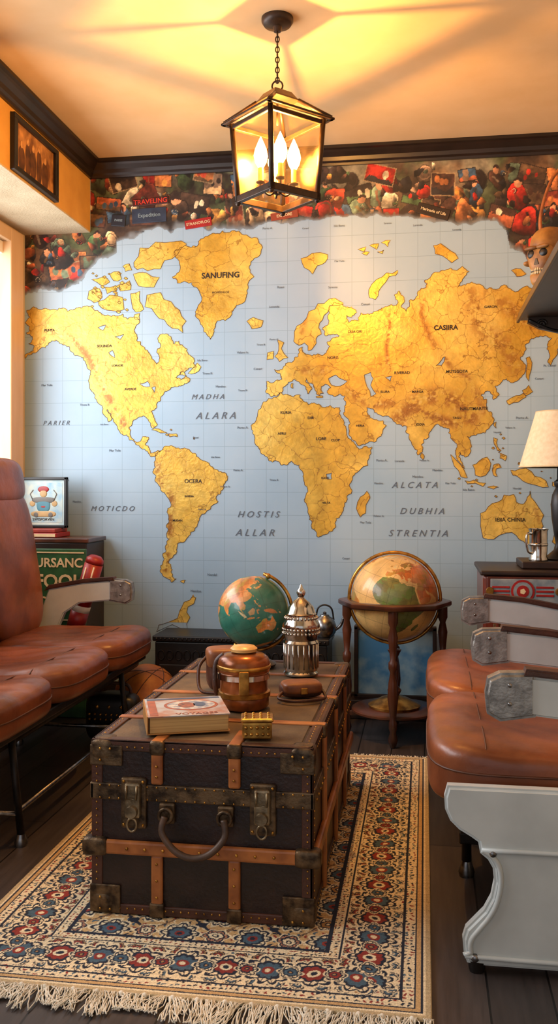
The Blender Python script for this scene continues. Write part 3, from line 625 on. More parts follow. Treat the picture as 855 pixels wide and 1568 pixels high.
# ------------------------------------------------------------------ TRUNK
tx0,tx1,ty0,ty1,tz0,tz1=-.80,-.262,2.17,3.24,.011,.43
ttop=tz1+.0065
g=group('steamer_trunk')
box('lower_body',(tx0,ty0,tz0),(tx1,ty1,.312),trunkm,g,.008)
box('lid',(tx0,ty0,.315),(tx1,ty1,tz1),trunkm,g,.012,seg=3)
box('lid_canvas',(tx0+.03,ty0+.03,tz1-.004),(tx1-.03,ty1-.03,tz1+.002),trunktop,g,.002)
riv=[]
def rv(p,r=.0045,n=1): riv.append(ball_geo(p,r,7,4))
def bind(c0,c1,nm='edge_binding',m=None): box(nm,c0,c1,m or leather_d,g,.003)
b=.024;o=.004
for zz0,zz1 in ((tz0,tz0+b),(tz1-b,tz1+o)):
    bind((tx0-o,ty0-o,zz0),(tx1+o,ty0+.006,zz1)); bind((tx1-.006,ty0-o,zz0),(tx1+o,ty1+o,zz1)); bind((tx0-o,ty0-o,zz0),(tx0+.006,ty1+o,zz1)); bind((tx0-o,ty1-.006,zz0),(tx1+o,ty1+o,zz1))
bind((tx0-o,ty0-o,tz1-.004),(tx1+o,ty0+b,tz1+o));bind((tx1-b,ty0-o,tz1-.004),(tx1+o,ty1+o,tz1+o));bind((tx0-o,ty0-o,tz1-.004),(tx0+b,ty1+o,tz1+o));bind((tx0-o,ty1-b,tz1-.004),(tx1+o,ty1+o,tz1+o))
for xa,xb_ in ((tx0-o,tx0+b),(tx1-b,tx1+o)): bind((xa,ty0-o,tz0),(xb_,ty0+.006,tz1))
bind((tx1-.006,ty0-o,tz0),(tx1+o,ty0+b,tz1)); bind((tx1-.006,ty1-b,tz0),(tx1+o,ty1+o,tz1))
for i in range(26):
    x=tx0+.03+(tx1-tx0-.06)*i/25
    for zz in (tz0+.014,tz1-.014): rv((x,ty0-o,zz),.0028)
for i in range(22):
    z=tz0+.03+(tz1-tz0-.06)*i/21
    for xx in (tx0+.01,tx1-.01): rv((xx,ty0-o,z),.0028)
    rv((tx1+o,ty0+.012,z),.0028)
for i in range(46):
    y=ty0+.03+(ty1-ty0-.06)*i/45; rv((tx1+o,y,tz1-.014),.0028); rv((tx1-.012,y,tz1+o-.0005),.0025); rv((tx0+.012,y,tz1+o-.0005),.0025); rv((tx1+o,y,tz0+.014),.0028)
for zz in (.293,.323): 
    for i in range(22): rv((tx0+.02+(tx1-tx0-.04)*i/21,ty0-.008,zz),.0026)
box('lid_band_front',(tx0-.006,ty0-.007,.288),(tx1+.006,ty0+.004,.328),hard,g,.003)
box('lid_band_side',(tx1-.004,ty0-.007,.288),(tx1+.007,ty1+.006,.328),hard,g,.003)
box('lid_band_left',(tx0-.007,ty0-.007,.288),(tx0+.004,ty1+.006,.328),hard,g,.003)
for i in range(26): rv((tx1+.008,ty0+.03+(ty1-ty0-.06)*i/25,.302),.004)
zs0,zs1=.158,.192
box('slat_front',(tx0-.012,ty0-.016,zs0),(tx1+.012,ty0,zs1),slat,g,.006)
box('slat_right',(tx1,ty0-.012,zs0),(tx1+.016,ty1+.01,zs1),slat,g,.006)
box('slat_left',(tx0-.016,ty0-.012,zs0),(tx0,ty1+.01,zs1),slat,g,.006)
for xx in (tx0+.008,tx1-.008): sq('slat_cap',(xx,ty0-.002,.175),(.032,.019,.022),5,hard,g,n=8)
for i in range(9): rv((tx0+.09+.36*i/8,ty0-.017,.175),.004)
XS=(-.637,-.447)
for k,xx in enumerate(XS):
    box('slat_lower_%d'%k,(xx-.0145,ty0-.012,tz0+.004),(xx+.0145,ty0,zs0+.002),slat,g,.005)
    box('slat_upper_%d'%k,(xx-.0145,ty0-.012,.33),(xx+.0145,ty0,tz1+.004),slat,g,.005)
    box('slat_top_%d'%k,(xx-.0145,ty0-.010,tz1),(xx+.0145,ty0+.12,ttop-.0005),slat,g,.003)
    sq('slat_corner_%d'%k,(xx,ty0+.002,tz1-.012),(.019,.017,.018),5,hard,g,n=8)
    box('slat_foot_%d'%k,(xx-.018,ty0-.015,tz0),(xx+.018,ty0,tz0+.035),hard,g,.004)
    for zz in (.35,.375,.06,.1,.14): rv((xx,ty0-.0125,zz),.0035)
for y in (2.39,2.70,3.0):
    box('slat_cross',(tx0-.006,y-.014,tz1),(tx1+.010,y+.014,ttop-.0005),slat,g,.003)
    box('slat_side',(tx1,y-.014,tz0+.004),(tx1+.012,y+.014,tz1+.003),slat,g,.005)
    sq('slat_knee',(tx1-.004,y,tz1-.012),(.018,.019,.018),5,hard,g,n=8)
for xx in (tx0,tx1):
    for yy in (ty0,ty1):
        sx=1 if xx==tx0 else -1; sy=1 if yy==ty0 else -1
        sq('corner_cap_top',(xx+sx*.022,yy+sy*.022,tz1-.022),(.031,.031,.0275),4.4,hard,g,n=10)
        sq('corner_cap_bottom',(xx+sx*.022,yy+sy*.022,tz0+.027),(.031,.031,.027),4.4,hard,g,n=10)
        box('cap_tongue',(min(xx-sx*.007,xx+sx*.075),yy-.007 if sy>0 else yy,tz1-.06),(max(xx-sx*.007,xx+sx*.075),yy if sy>0 else yy+.007,tz1-.01),hard,g,.02,seg=4)
        box('cap_tongue_low',(min(xx-sx*.007,xx+sx*.07),yy-.007 if sy>0 else yy,tz0+.002),(max(xx-sx*.007,xx+sx*.07),yy if sy>0 else yy+.007,tz0+.07),hard,g,.02,seg=4)
        for dx_,dz_ in ((.02,.012),(.045,.012),(.02,.04)): rv((xx+sx*dx_,yy-sy*.0085,tz0+dz_),.0035); rv((xx+sx*dx_,yy-sy*.0085,tz1-dz_-.006),.0035)
nick=M('nickel_worn',(160,142,112),(100,86,66),rough=.35,metal=.8,scale=40,bump=.2)
for xl in (-.695,-.378):
    box('latch_plate',(xl-.032,ty0-.012,.222),(xl+.032,ty0,.345),hard,g,.008)
    box('latch_hasp',(xl-.02,ty0-.024,.25),(xl+.02,ty0-.01,.335),nick,g,.008)
    lathe('latch_lock',[(.001,.012),(.014,.012),(.016,.008),(.016,0),(.001,0)],(xl,ty0-.022,.268),nick,g,18,Matrix.Rotation(math.pi/2,3,'X'))
    tube('latch_hook',[(xl-.013,ty0-.026,.33),(xl-.013,ty0-.032,.3),(xl+.013,ty0-.032,.3),(xl+.013,ty0-.026,.33)],.0035,nick,g,8)
    tube('latch_ring',[(xl+.012*math.cos(a),ty0-.024,.236+.016*math.sin(a)) for a in [i*math.pi/7 for i in range(14)]],.0028,nick,g,6,True)
    for dx in (-.024,.024):
        for zz in (.232,.336): rv((xl+dx,ty0-.0125,zz),.004)
hx0,hx1=-.612,-.468
lh=M('handle_leather',(84,60,42),(52,36,26),rough=.5,bump=.3)
tube('handle',smoothpath([(hx0,ty0-.03,.262),(hx0-.004,ty0-.04,.228),(hx0+.03,ty0-.052,.192),(-.54,ty0-.056,.178),(hx1-.03,ty0-.052,.188),(hx1+.004,ty0-.04,.224),(hx1,ty0-.03,.262)],6),.008,lh,g,10)
for xx in (hx0,hx1):
    box('handle_mount',(xx-.02,ty0-.012,.238),(xx+.02,ty0,.288),hard,g,.008)
    tube('handle_loop',[(xx+.016*math.cos(a),ty0-.022,.262+.016*math.sin(a)) for a in [i*math.pi/7 for i in range(14)]],.005,hard,g,8,True)
multi('rivets',riv,brass,g)
# ------------------------------------------------------------------ AIRLINE SEATS
def seatrow(name,xf,s,ranges,arms,zt=.46,lean=.16,droop=0.):
    g=group(name)
    X=lambda u: xf-s*u
    for i,(ya,yb) in enumerate(ranges):
        yc=(ya+yb)/2;hy=(yb-ya)/2-.004; hu=.27; uc=.265; hz=.064; zc=zt-hz; k=4.6
        ph=random.uniform(0,6)
        def fn(q,s=s,hu=hu,hy=hy,ph=ph):
            u=-s*q.x/hu; v=q.y/hy; f=math.exp(-((u+.8)/.35)**2)
            q=q.copy()
            if q.z>0: q.z+=.010*f-.016*math.exp(-((u-.1)/.5)**2-(v/.6)**2)+.0022*math.sin(v*9+ph+u*4)*math.exp(-((u+.45)/.3)**2)+.0012*math.sin(v*17+u*13+ph)
            elif u<-.35: q.z-=droop*(-u-.35)
            return q
        sq('cushion_%d'%i,(X(uc),yc,zc),(hu,hy,hz),k,leather,g,n=30,fn=fn)
        pts=[]
        for a in range(72):
            t=2*math.pi*a/72; cx,sy=math.cos(t),math.sin(t); kk=4.6
            rr=(abs(cx)**kk+abs(sy)**kk)**(-1/kk); pts.append((X(uc)+cx*rr*hu*1.002,yc+sy*rr*hy*1.002,zc+.006))
        tube('piping_%d'%i,pts,.0028,piping,g,6,True)
        def surf(u,v): return zc+hz*(max(0,1-abs(u)**k-abs(v)**k))**(1/k)+.010*math.exp(-((u+.8)/.35)**2)-.016*math.exp(-((u-.1)/.5)**2-(v/.6)**2)
        tube('seam_%d'%i,[(X(uc+hu*-.52),yc+v*hy,surf(-.52,v)-.0004) for v in np.linspace(-.95,.95,24)],.002,piping,g,6)
        yb_=hy*.96
        sq('backrest_%d'%i,(X(.575),yc,.735),(.062,yb_,.315),4.2,leather,g,rot=(0,-s*lean,0),n=16)
        sq('headrest_%d'%i,(X(.63),yc,1.065),(.07,yb_*.92,.1),3.6,leather,g,rot=(0,-s*lean,0),n=12)
        sq('back_shell_%d'%i,(X(.625),yc,.74),(.035,yb_*1.0,.33),5,M('seat_shell',(96,60,38),(80,48,30),rough=.5),g,rot=(0,-s*lean,0),n=8)
    y0=min(a for a,b in ranges);y1=max(b for a,b in ranges)
    for u in (.1,.42): tube('beam_tube_%d'%int(u*100),[(X(u),y0+.01,zt-.17),(X(u),y1-.01,zt-.17)],.018,iron,g,12)
    box('pan',(X(.05),y0+.01,zt-.15),(X(.5),y1-.01,zt-.12),iron,g,.006)
    for j,ya in enumerate(arms):
        t=.019; pf=[(.2,.640),(.34,.628),(.5,.598),(.56,.43),(.5,.40),(.455,.44),(.43,.495),(.36,.54),(.2,.556)]
        prism('arm_shell_%d'%j,[(X(u),z) for u,z in pf],ya-t,ya+t,panelm,g,'XZ',.005,3)
        pc=[(.118,.598),(.124,.632),(.15,.645),(.225,.648),(.225,.552),(.15,.54),(.122,.556)]
        prism('arm_cap_%d'%j,[(X(u),z) for u,z in pc],ya-t-.005,ya+t+.005,capm,g,'XZ',.008,3)
        for zz in (.58,.62): lathe('arm_screw',[(.001,.003),(.004,.002),(.005,0),(.001,0)],(X(.17),ya-t-.005,zz),steel,g,10,Matrix.Rotation(math.pi/2,3,'X'))
        pp=[(.2,.641),(.205,.656),(.34,.645),(.5,.616),(.52,.59),(.5,.598),(.34,.628)]
        prism('arm_pad_%d'%j,[(X(u),z) for u,z in pp],ya-t-.005,ya+t+.005,leather_d,g,'XZ',.004,2)
    return g,X
g,X=seatrow('airline_seat_row',-1.125,1,[(2.27,2.785),(2.79,3.305),(3.31,3.835)],[3.868],zt=.462)
for yy in (2.56,3.55):
    for u,uu in ((.07,.04),(.45,.5)):
        tube('leg',[(X(u),yy,.31),(X(uu),yy,.03)],.011,iron,g,10); lathe('foot',[(.001,.0),(.018,.0),(.02,.012),(.012,.034),(.001,.036)],(X(uu),yy,0),steel,g,16)
    tube('leg_rail',[(X(.04),yy,.09),(X(.5),yy,.09)],.008,steel,g,8)
    tube('leg_brace',[(X(.07),yy,.30),(X(.48),yy,.1)],.007,iron,g,8)
tube('low_rail',[(X(.05),2.56,.1),(X(.05),3.55,.1)],.009,steel,g,8)
tube('low_rail_b',[(X(.49),2.56,.1),(X(.49),3.55,.1)],.009,iron,g,8)
g,X=seatrow('airline_seat_row',.012,-1,[(2.085,2.735),(2.745,3.44)],[2.075,2.70,3.47],zt=.47,lean=.1,droop=.055)
shape=[(686,1204),(681,1222),(682,1240),(690,1258),(704,1272),(722,1283),(733,1291),(736,1308),(748,1318),(756,1332),(758,1352),(753,1376),(742,1396),(726,1412),(714,1424),(709,1440),(711,1462),(716,1476),(735,1480)]
Pn=[]
for a,b_ in shape:
    w=ref(a,b_,y=2.035); Pn.append((w[0],w[2]))
mid=.31
full=Pn+[(2*mid-x,z) for x,z in Pn[::-1]]
prism('end_panel',full,2.035,2.07,panelm,g,'XZ',.007,3)
rim=[]
for a,b_ in [(738,1302),(752,1310),(764,1325),(768,1350),(762,1382),(750,1405),(734,1424),(722,1440),(722,1458),(735,1466)]:
    w=ref(a,b_,y=2.033); rim.append((w[0],2.033,w[2]))
full_r=rim+[(2*mid-x,y,z) for x,y,z in rim[::-1]]+[rim[0]]
tube('panel_rim',smoothpath(full_r,4),.0055,panelm,g,8)
for a,b_ in ((755,1308),(728,1468)):
    w=ref(a,b_,y=2.03); lathe('panel_bolt',[(.001,.006),(.006,.005),(.009,.001),(.009,-.004),(.001,-.004)],(w[0],2.032,w[2]),steel,g,14,Matrix.Rotation(math.pi/2,3,'X'))
for u in (.1,.5): lathe('panel_foot',[(.001,0),(.016,0),(.018,.008),(.018,.03),(.001,.032)],(X(u),2.053,0),iron,g,16)
for yy in (2.55,3.3):
    for u in (.1,.48):
        tube('leg',[(X(u),yy,.32),(X(u),yy,.03)],.013,iron,g,10); lathe('foot',[(.001,.0),(.02,.0),(.022,.012),(.013,.04),(.001,.042)],(X(u),yy,0),steel,g,16)
    box('leg_bracket',(X(.08),yy-.02,.09),(X(.5),yy+.02,.12),iron,g,.004)
# ------------------------------------------------------------------ GLOBES
def globe_sphere(name,c,r,oc,lands,parent,rot,rough=.35):
    nx,ny=541,271
    lo,la=np.meshgrid(np.linspace(-180,180,nx),np.linspace(-89.9,89.9,ny),indexing='ij')
    px=443+lo/360*830; py=700-152*np.log(np.tan(np.radians(45+la/2)))
    col=np.zeros(lo.shape+(3,)); n=rng.rand(nx,ny); nn=fbm((lo+180)/360,(la+90)/360,12,5,.6)
    col[:]=oc; col*= (0.72+.5*nn)[...,None]
    for i,P in enumerate(LAND):
        m=pip(px,py,P); k=lands[i%len(lands)]; col[m]=np.array(k,float)*(.7+.6*nn[m])[:,None]
        if i<7:
            cell=(np.floor(lo/11+2*nn*2)*7+np.floor(la/9+nn*3)*13).astype(int)%5
            for q,tc in enumerate(((1,1,1),(1.1,.95,.8),(.9,1.02,.8),(1.08,1.08,1.1),(.95,.85,.75))): col[m&(cell==q)]*=np.array(tc)
    m=la<-72; col[m]=lands[-1]
    gr=(np.abs(((lo/15)%1)-.5)>.485)|(np.abs(((la/15)%1)-.5)>.485); col[gr]*=.78
    col=col*(.95+.08*n)[...,None]
    a=np.radians(lo);b2=np.radians(la)
    P=np.stack([r*np.cos(b2)*np.cos(a),r*np.cos(b2)*np.sin(a),r*np.sin(b2)],-1)
    Rm=np.array(Euler(rot).to_matrix()); P=P@Rm.T+np.array(c)
    o=gridmesh(name,P,linarr(col),MV('globe_paper',rough,.35),parent)
    o.data.polygons.foreach_set('use_smooth',[True]*len(o.data.polygons)); return o
gx,gy,gz=-.577,3.115,.622; R=.121
g=group('tabletop_globe')
globe_sphere('sphere',(gx,gy,gz),R,(52,116,98),[(196,130,80),(214,190,140),(206,140,80),(190,150,90),(196,140,84),(200,150,90),(206,150,90)],g,(.0,.35,math.radians(150)))
ax=Vector((math.sin(.4),0,math.cos(.4)))
pts=[]
for i in range(29):
    a=math.radians(-8+i*196/28); d_=ax*math.cos(a)+Vector((ax.z,0,-ax.x))*math.sin(a); pts.append(Vector((gx,gy,gz))+d_*(R+.012))
tube('meridian_arm',pts,.006,brass,g,8)
for sg in (1,-1): ball('pivot',Vector((gx,gy,gz))+ax*sg*(R+.01),.01,brass,g,seg=12,rings=8)
lathe('base',[(.001,0),(.075,0),(.078,.008),(.06,.018),(.022,.026),(.012,.04),(.012,.066),(.001,.067)],(gx,gy,ttop+.001),darkwood,g)
cx,cy,cz=-.125,3.93,.58; R=.181
g=group('floor_globe_stand')
globe_sphere('sphere',(cx,cy,cz),R,(224,182,112),[(180,120,60),(200,176,120),(176,130,60),(106,114,62),(184,118,64),(150,110,60),(180,120,60)],g,(math.radians(-14),math.radians(0),math.radians(-90-8)))
lathe('horizon_ring',[(R+.012,-.014),(R+.05,-.014),(R+.056,-.008),(R+.056,.006),(R+.05,.01),(R+.012,.01),(R+.012,-.014)],(cx,cy,.563),wood,g,8)
pts=[(cx+(R+.01)*math.cos(a),cy+.0,cz+(R+.01)*math.sin(a)) for a in [i*math.pi/24 for i in range(48)]]
tube('meridian_ring',pts,.007,brass,g,8,True)
legs=[(-.2,0),(.2,0),(0,-.19),(0,.17)]
lp=[(.009,0),(.014,.01),(.02,.03),(.012,.06),(.017,.075),(.017,.1),(.012,.11),(.015,.14),(.022,.2),(.018,.26),(.011,.3),(.018,.315),(.018,.34),(.011,.35),(.016,.4),(.02,.44),(.012,.48),(.02,.5),(.02,.55)]
for dx,dy in legs: lathe('leg',[(r,z) for r,z in lp],(cx+dx,cy+dy,0.002),wood,g,18)
box('stretcher_x',(cx-.2,cy-.013,.08),(cx+.2,cy+.013,.102),wood,g,.004); box('stretcher_y',(cx-.013,cy-.19,.08),(cx+.013,cy+.17,.102),wood,g,.004)
lathe('shelf',[(.001,0),(.17,0),(.18,.006),(.18,.014),(.17,.02),(.001,.02)],(cx,cy,.102),wood,g)
lathe('compass_bowl',[(.105,0),(.11,.01),(.09,.02),(.06,.036),(.02,.05),(.001,.052)],(cx,cy,.122),brass,g)
lathe('centre_post',[(.02,0),(.03,.02),(.014,.04),(.02,.1),(.014,.16),(.03,.19),(.001,.2)],(cx,cy,.172),wood,g,20)
# ------------------------------------------------------------------ OBJECTS ON TRUNK
zt=ttop+.0012
g=group('silver_samovar',(-.398,3.0,zt),.3)
lathe('body',[(.001,0),(.056,0),(.058,.006),(.052,.012),(.055,.02),(.056,.1),(.058,.104),(.052,.112),(.055,.118),(.06,.15),(.062,.156),(.06,.165),(.052,.178),(.048,.19),(.05,.196),(.046,.2),(.04,.218),(.028,.234),(.014,.244),(.009,.25),(.012,.256),(.015,.264),(.012,.273),(.006,.28),(.005,.286),(.001,.292)],(0,0,0),polished,g,40)
multi('chased_band',[ball_geo((.0595*math.cos(a),.0595*math.sin(a),z),.005,6,4) for z in (.135,.148) for a in [i*2*math.pi/30 for i in range(30)]]+[ball_geo((.053*math.cos(a),.053*math.sin(a),.184),.0045,6,4) for a in [i*2*math.pi/26 for i in range(26)]],polished,g)
multi('facets',[tube_geo([(.0555*math.cos(a),.0555*math.sin(a),.022),(.0562*math.cos(a),.0562*math.sin(a),.1)],.0028,5) for a in [i*2*math.pi/20 for i in range(20)]],polished,g)
tube('handle',smoothpath([(.04,.04,.16),(.055,.055,.165),(.06,.06,.13),(.05,.05,.09),(.04,.04,.08)]),.004,polished,g,8)
g=group('brass_tobacco_jar',(-.497,2.535,zt),.2)
lathe('body',[(.001,0),(.066,0),(.07,.006),(.07,.03),(.066,.036),(.066,.078),(.07,.086),(.001,.087)],(0,0,0),copper,g,40)
lathe('band_low',[(.0705,.03),(.074,.032),(.074,.044),(.0705,.046)],(0,0,0),brass,g,40)
lathe('band_mid',[(.067,.078),(.073,.08),(.073,.094),(.067,.096)],(0,0,0),polished,g,40)
lathe('lid',[(.068,.094),(.073,.1),(.073,.124),(.068,.136),(.056,.145),(.034,.15),(.001,.151)],(0,0,0),copper,g,40)
lathe('lid_band',[(.0735,.106),(.0755,.108),(.0755,.116),(.0735,.118)],(0,0,0),brass,g,40)
lathe('knob',[(.02,.149),(.036,.153),(.038,.161),(.03,.168),(.001,.17)],(0,0,0),M('ivory_knob',(226,186,120),(200,150,84),rough=.3),g,24)
box('clasp',(-.014,-.082,.045),(.014,-.066,.11),brass,g,.003)
tube('strap',smoothpath([(-.068,0,.02),(-.08,-.01,.06),(-.078,0,.12),(-.055,0,.145)]),.007,leather_d,g,8)
g=group('leather_camera_case',(-.60,2.74,zt),.35)
sq('case',(0,0,.062),(.05,.045,.061),5,leather_d,g,n=10); sq('flap',(0,-.006,.098),(.053,.047,.030),5,M('tan_leather',(140,84,44),(108,62,32),rough=.45,bump=.2),g,n=10)
box('buckle',(-.012,-.058,.05),(.012,-.05,.075),brass,g,.003)
tube('strap',smoothpath([(-.05,0,.1),(-.075,-.02,.075),(-.08,-.04,.03),(-.07,-.06,.008),(-.03,-.08,.006)]),.005,leather_d,g,8)
g=group('leather_strap_pouch',(-.357,2.68,zt),.35)
sq('pouch',(0,0,.022),(.062,.045,.0215),3.4,leather_d,g,n=10); sq('pouch_flap',(0,-.008,.03),(.058,.042,.018),4,MATS['tan_leather'],g,n=10)
box('pouch_buckle',(-.01,-.054,.016),(.01,-.046,.034),brass,g,.002)
tube('pouch_strap',smoothpath([(-.055,-.02,.02),(-.075,-.05,.008),(-.04,-.085,.006),(.02,-.08,.006),(.06,-.055,.006),(.06,-.02,.02)]),.0045,leather_d,g,8)
g=group('trinket_box',(-.405,2.235,zt),.18)
box('body',(-.036,-.03,0),(.036,.03,.04),brass,g,.004); box('lid',(-.040,-.034,.04),(.040,.034,.05),brass,g,.005)
multi('filigree',[ball_geo((x,-.031,z),.0042,8,5) for x in (-.027,-.014,0,.014,.027) for z in (.012,.028)]+[ball_geo((x,y,.0495),.0045,8,5) for x in (-.028,-.009,.009,.028) for y in (-.022,0,.022)],brass,g)
g=group('hardcover_book',(-.608,2.325,zt),math.radians(20))
bw,bh=.102,.098
cov=M('book_cover',(176,182,186),(170,120,98),rough=.35,scale=18,pos=(.42,.62),detail=8); pag=M('book_pages',(206,172,112),(170,134,82),rough=.8,scale=3,stretch=(1,1,140))
bb=M('book_board',(170,120,60),(150,104,50))
T_=.042
box('cover_bottom',(-bw,-bh,0),(bw,bh,.003),bb,g,.001); box('pages',(-bw+.004,-bh+.003,.003),(bw-.004,bh-.002,T_),pag,g,.002)
box('cover_top',(-bw,-bh,T_),(bw,bh,T_+.0035),cov,g,.001); box('spine',(-bw-.003,-bh,.0),(-bw+.001,bh,T_+.0035),bb,g,.001)
def oval(nm,a,b,cx_,cy_,z,m): lathe(nm,[(.001,z),(1,z),(1,z+.0005),(.001,z+.0005)],(0,0,0),m,g,30).data.transform(Matrix.Translation((cx_,cy_,0))@Matrix.Diagonal((a,b,1,1)))
pr=M('print_rust',(168,92,66),(140,80,64),scale=60); pbl=M('print_blue',(84,100,126),(60,76,104))
zc_=T_+.0036
oval('cover_ring',.07,.056,.014,.008,zc_,pr); oval('cover_ring_in',.062,.048,.014,.008,zc_+.0003,M('print_pale',(210,204,190),(120,130,150),scale=70,detail=8)); oval('cover_figure',.022,.03,.002,.006,zc_+.0006,M('print_rust2',(170,96,70),(90,70,70),scale=90,detail=8)); oval('cover_figure2',.016,.024,.036,.01,zc_+.0006,pbl)
box('cover_stripe',(-bw+.006,bh-.024,zc_),(bw-.006,bh-.008,zc_+.0005),pbl,g,0); box('cover_side',(-bw+.006,-bh+.008,zc_),(-bw+.026,bh-.03,zc_+.0005),pr,g,0)
text('cover_title','VOYAGES',.024,(.02,-bh+.014,zc_+.0006),pr,g,(0,0,0),ext=.0002)
# ------------------------------------------------------------------ BACK LEFT ITEMS
g=group('side_cabinet')
box('body',(-1.915,4.035,0),(-1.52,4.27,.79),darkwood,g,.005); box('top',(-1.925,4.03,.79),(-1.51,4.272,.81),wood,g,.004)
g=group('stacked_books')
box('book_red',(-1.86,4.07,.811),(-1.68,4.24,.832),red,g,.003); box('book_cream',(-1.85,4.08,.833),(-1.69,4.23,.85),M('book_rust',(150,50,34),(130,40,30)),g,.003)
box('book_pages',(-1.855,4.067,.815),(-1.685,4.071,.828),cream,g,0)
g=group('framed_poster',(-1.783,4.17,.8515),0)
fw,fh=.118,.24
for nm,c0,c1 in (('frame_left',(-fw,-.012,0),(-fw+.014,.012,fh)),('frame_right',(fw-.014,-.012,0),(fw,.012,fh)),('frame_bottom',(-fw,-.012,0),(fw,.012,.014)),('frame_top',(-fw,-.012,fh-.014),(fw,.012,fh))): box(nm,c0,c1,black,g,.003)
pt=M('poster_tan',(190,160,110)); ptl=M('poster_teal',(80,140,160)); pg_=M('poster_grey',(110,110,106))
box('mat_board',(-fw+.01,-.004,.01),(fw-.01,.006,fh-.01),M('poster_ground',(206,212,200),(150,186,196),scale=9),g,0)
box('inner_ground',(-fw+.024,-.005,.026),(fw-.024,.0,fh-.026),M('poster_sky',(130,172,196),(186,200,190),scale=22,detail=8),g,0)
sq('print_body',(0,-.005,.11),(.034,.003,.034),3,ptl,g,n=5); sq('print_shoulders',(0,-.006,.132),(.056,.002,.014),3,pg_,g,n=5); sq('print_base',(0,-.006,.066),(.062,.002,.014),3,pt,g,n=5)
ball('print_belt',(0,-.007,.1),.012,red,g,(1.6,.1,.6),12,8)
for sx in (-1,1): ball('print_wheel',(sx*.036,-.0075,.062),.012,pg_,g,(1,.1,1),12,8); tube('print_pipe',[(sx*.05,-.006,.125),(sx*.066,-.006,.16),(sx*.05,-.006,.18)],.0022,pg_,g,6)
ball('print_cap',(0,-.005,.182),.022,red,g,(1.3,.1,.7),14,8); ball('print_head',(0,-.006,.162),.018,pt,g,(1,.1,1),14,8); text('print_caption','SWISPORVEN',.018,(0,-.0065,.04),black,g)
for sx in (-1,1): ball('print_fist',(sx*.055,-.006,.115),.014,pt,g,(1,.1,1),12,8)
g=group('enamel_sign',(-1.66,4.008,0),0)
sg=M('sign_green',(50,96,58),(40,78,48),rough=.4)
box('board',(-.15,-.01,.002),(.15,.008,.765),sg,g,.004)
for z in (.745,.44): box('border',(-.142,-.0125,z),(.142,-.009,z+.006),cream,g,0)
text('sign_text_1','MURSANC',.058,(0,-.012,.70),cream,g,off=.0014); text('sign_text_2','FOOH',.085,(.03,-.012,.615),cream,g,off=.002)
text('sign_text_3','CAFE',.07,(0,-.012,.52),cream,g,off=.001)
g=group('rolled_pennant')
yr=3.945; pt_=Vector(ref(146,856,y=yr)); pb_=Vector(ref(120,945,y=yr)); dr=(pb_-pt_).normalized(); tt=(pt_.z-.045)/(-dr.z); p0=pt_+dr*tt
def rp(t): return p0+(pt_-p0)*t
for i,(a,b_,m) in enumerate(((0.0,.5,red),(.5,.55,white),(.55,.66,red),(.66,.7,white),(.7,.97,red))): tube('roll_%d'%i,[rp(a),rp(b_)],.041,m,g,24)
tube('roll_end',[rp(.97),rp(1.0),rp(1.02)],[.041,.039,.024],red,g,24)
for sgn in (-1,1): tube('stripe',[rp(.72)+Vector((sgn*.018,-.037,0)),rp(.95)+Vector((sgn*.018,-.037,0))],.0035,white,g,6)
g=group('black_ornate_chest')
bx0,bx1=-1.2,-.42
box('body',(bx0,4.04,.003),(bx1,4.26,.35),black,g,.006); box('lid',(bx0-.01,4.03,.352),(bx1+.01,4.268,.378),black,g,.006)
box('plinth',(bx0-.008,4.032,.003),(bx1+.008,4.262,.05),black,g,.004)
multi('lid_beading',[ball_geo((bx0+.01+i*.02,4.031,.364),.006,6,4) for i in range(39)],iron,g)
multi('front_fretwork',[tube_geo([(bx0+.03+i*.04+.015*math.cos(a),4.038,.29+.022*math.sin(a)) for a in [k*math.pi/6 for k in range(12)]],.003,5,True) for i in range(19)],iron,g)
for i in range(3): box('drawer_%d'%i,(bx0+.02+i*.25,4.033,.07),(bx0+.255+i*.25,4.042,.25),M('black_panel',(34,30,28)),g,.004)
g=group('silver_kettle',(-.44,4.12,.379),0)
lathe('body',[(.001,0),(.036,0),(.05,.02),(.052,.05),(.04,.08),(.022,.09),(.02,.096),(.008,.1),(.008,.108),(.001,.112)],(0,0,0),steel,g,28)
tube('handle',smoothpath([(-.04,0,.075),(-.03,0,.125),(0,0,.14),(.03,0,.125),(.04,0,.075)]),.004,black,g,8)
tube('spout',smoothpath([(.045,0,.03),(.07,0,.05),(.085,0,.085)]),.007,steel,g,8)
g=group('leather_medicine_ball')
by,br=3.88,.138; bx=ref(224,1050,y=by)[0]
ball('ball',(bx,by,br+.002),br,M('ball_leather',(190,122,56),(156,92,40),rough=.45,bump=.2),g,seg=32,rings=20)
for k in range(4):
    Rr=Euler((.5,.3,k*math.pi/4)).to_matrix(); tube('lace_seam_%d'%k,[Vector((bx,by,br+.002))+Rr@Vector(((br-.001)*math.cos(a),0,(br-.001)*math.sin(a))) for a in [i*math.pi/20 for i in range(40)]],.0025,leather_d,g,5,True)
g=group('studded_leather_bag')
ybg=3.66; sx_=ref(180,1060,y=ybg)[0]-.01
def fb(q): q=q.copy(); q.x*= (1-.25*max(0,q.z)/.1); return q
sq('body',(sx_,ybg,.105),(.115,.07,.1),4,M('bag_black',(30,24,20),(20,16,14),rough=.45),g,n=12,fn=fb)
sq('flap',(sx_,ybg-.02,.14),(.108,.06,.066),4,black,g,n=10)
multi('studs',[ball_geo((sx_+x,ybg-.082,z),.006,7,4) for x in np.linspace(-.08,.08,8) for z in (.11,.13)]+[ball_geo((sx_+x,ybg-.075,.16),.009,7,4) for x in (-.05,0,.05)],brass,g)
tube('handle',smoothpath([(sx_-.07,ybg,.19),(sx_-.05,ybg,.235),(sx_+.05,ybg,.235),(sx_+.07,ybg,.19)]),.007,leather_d,g,8)
g=group('framed_seascape')
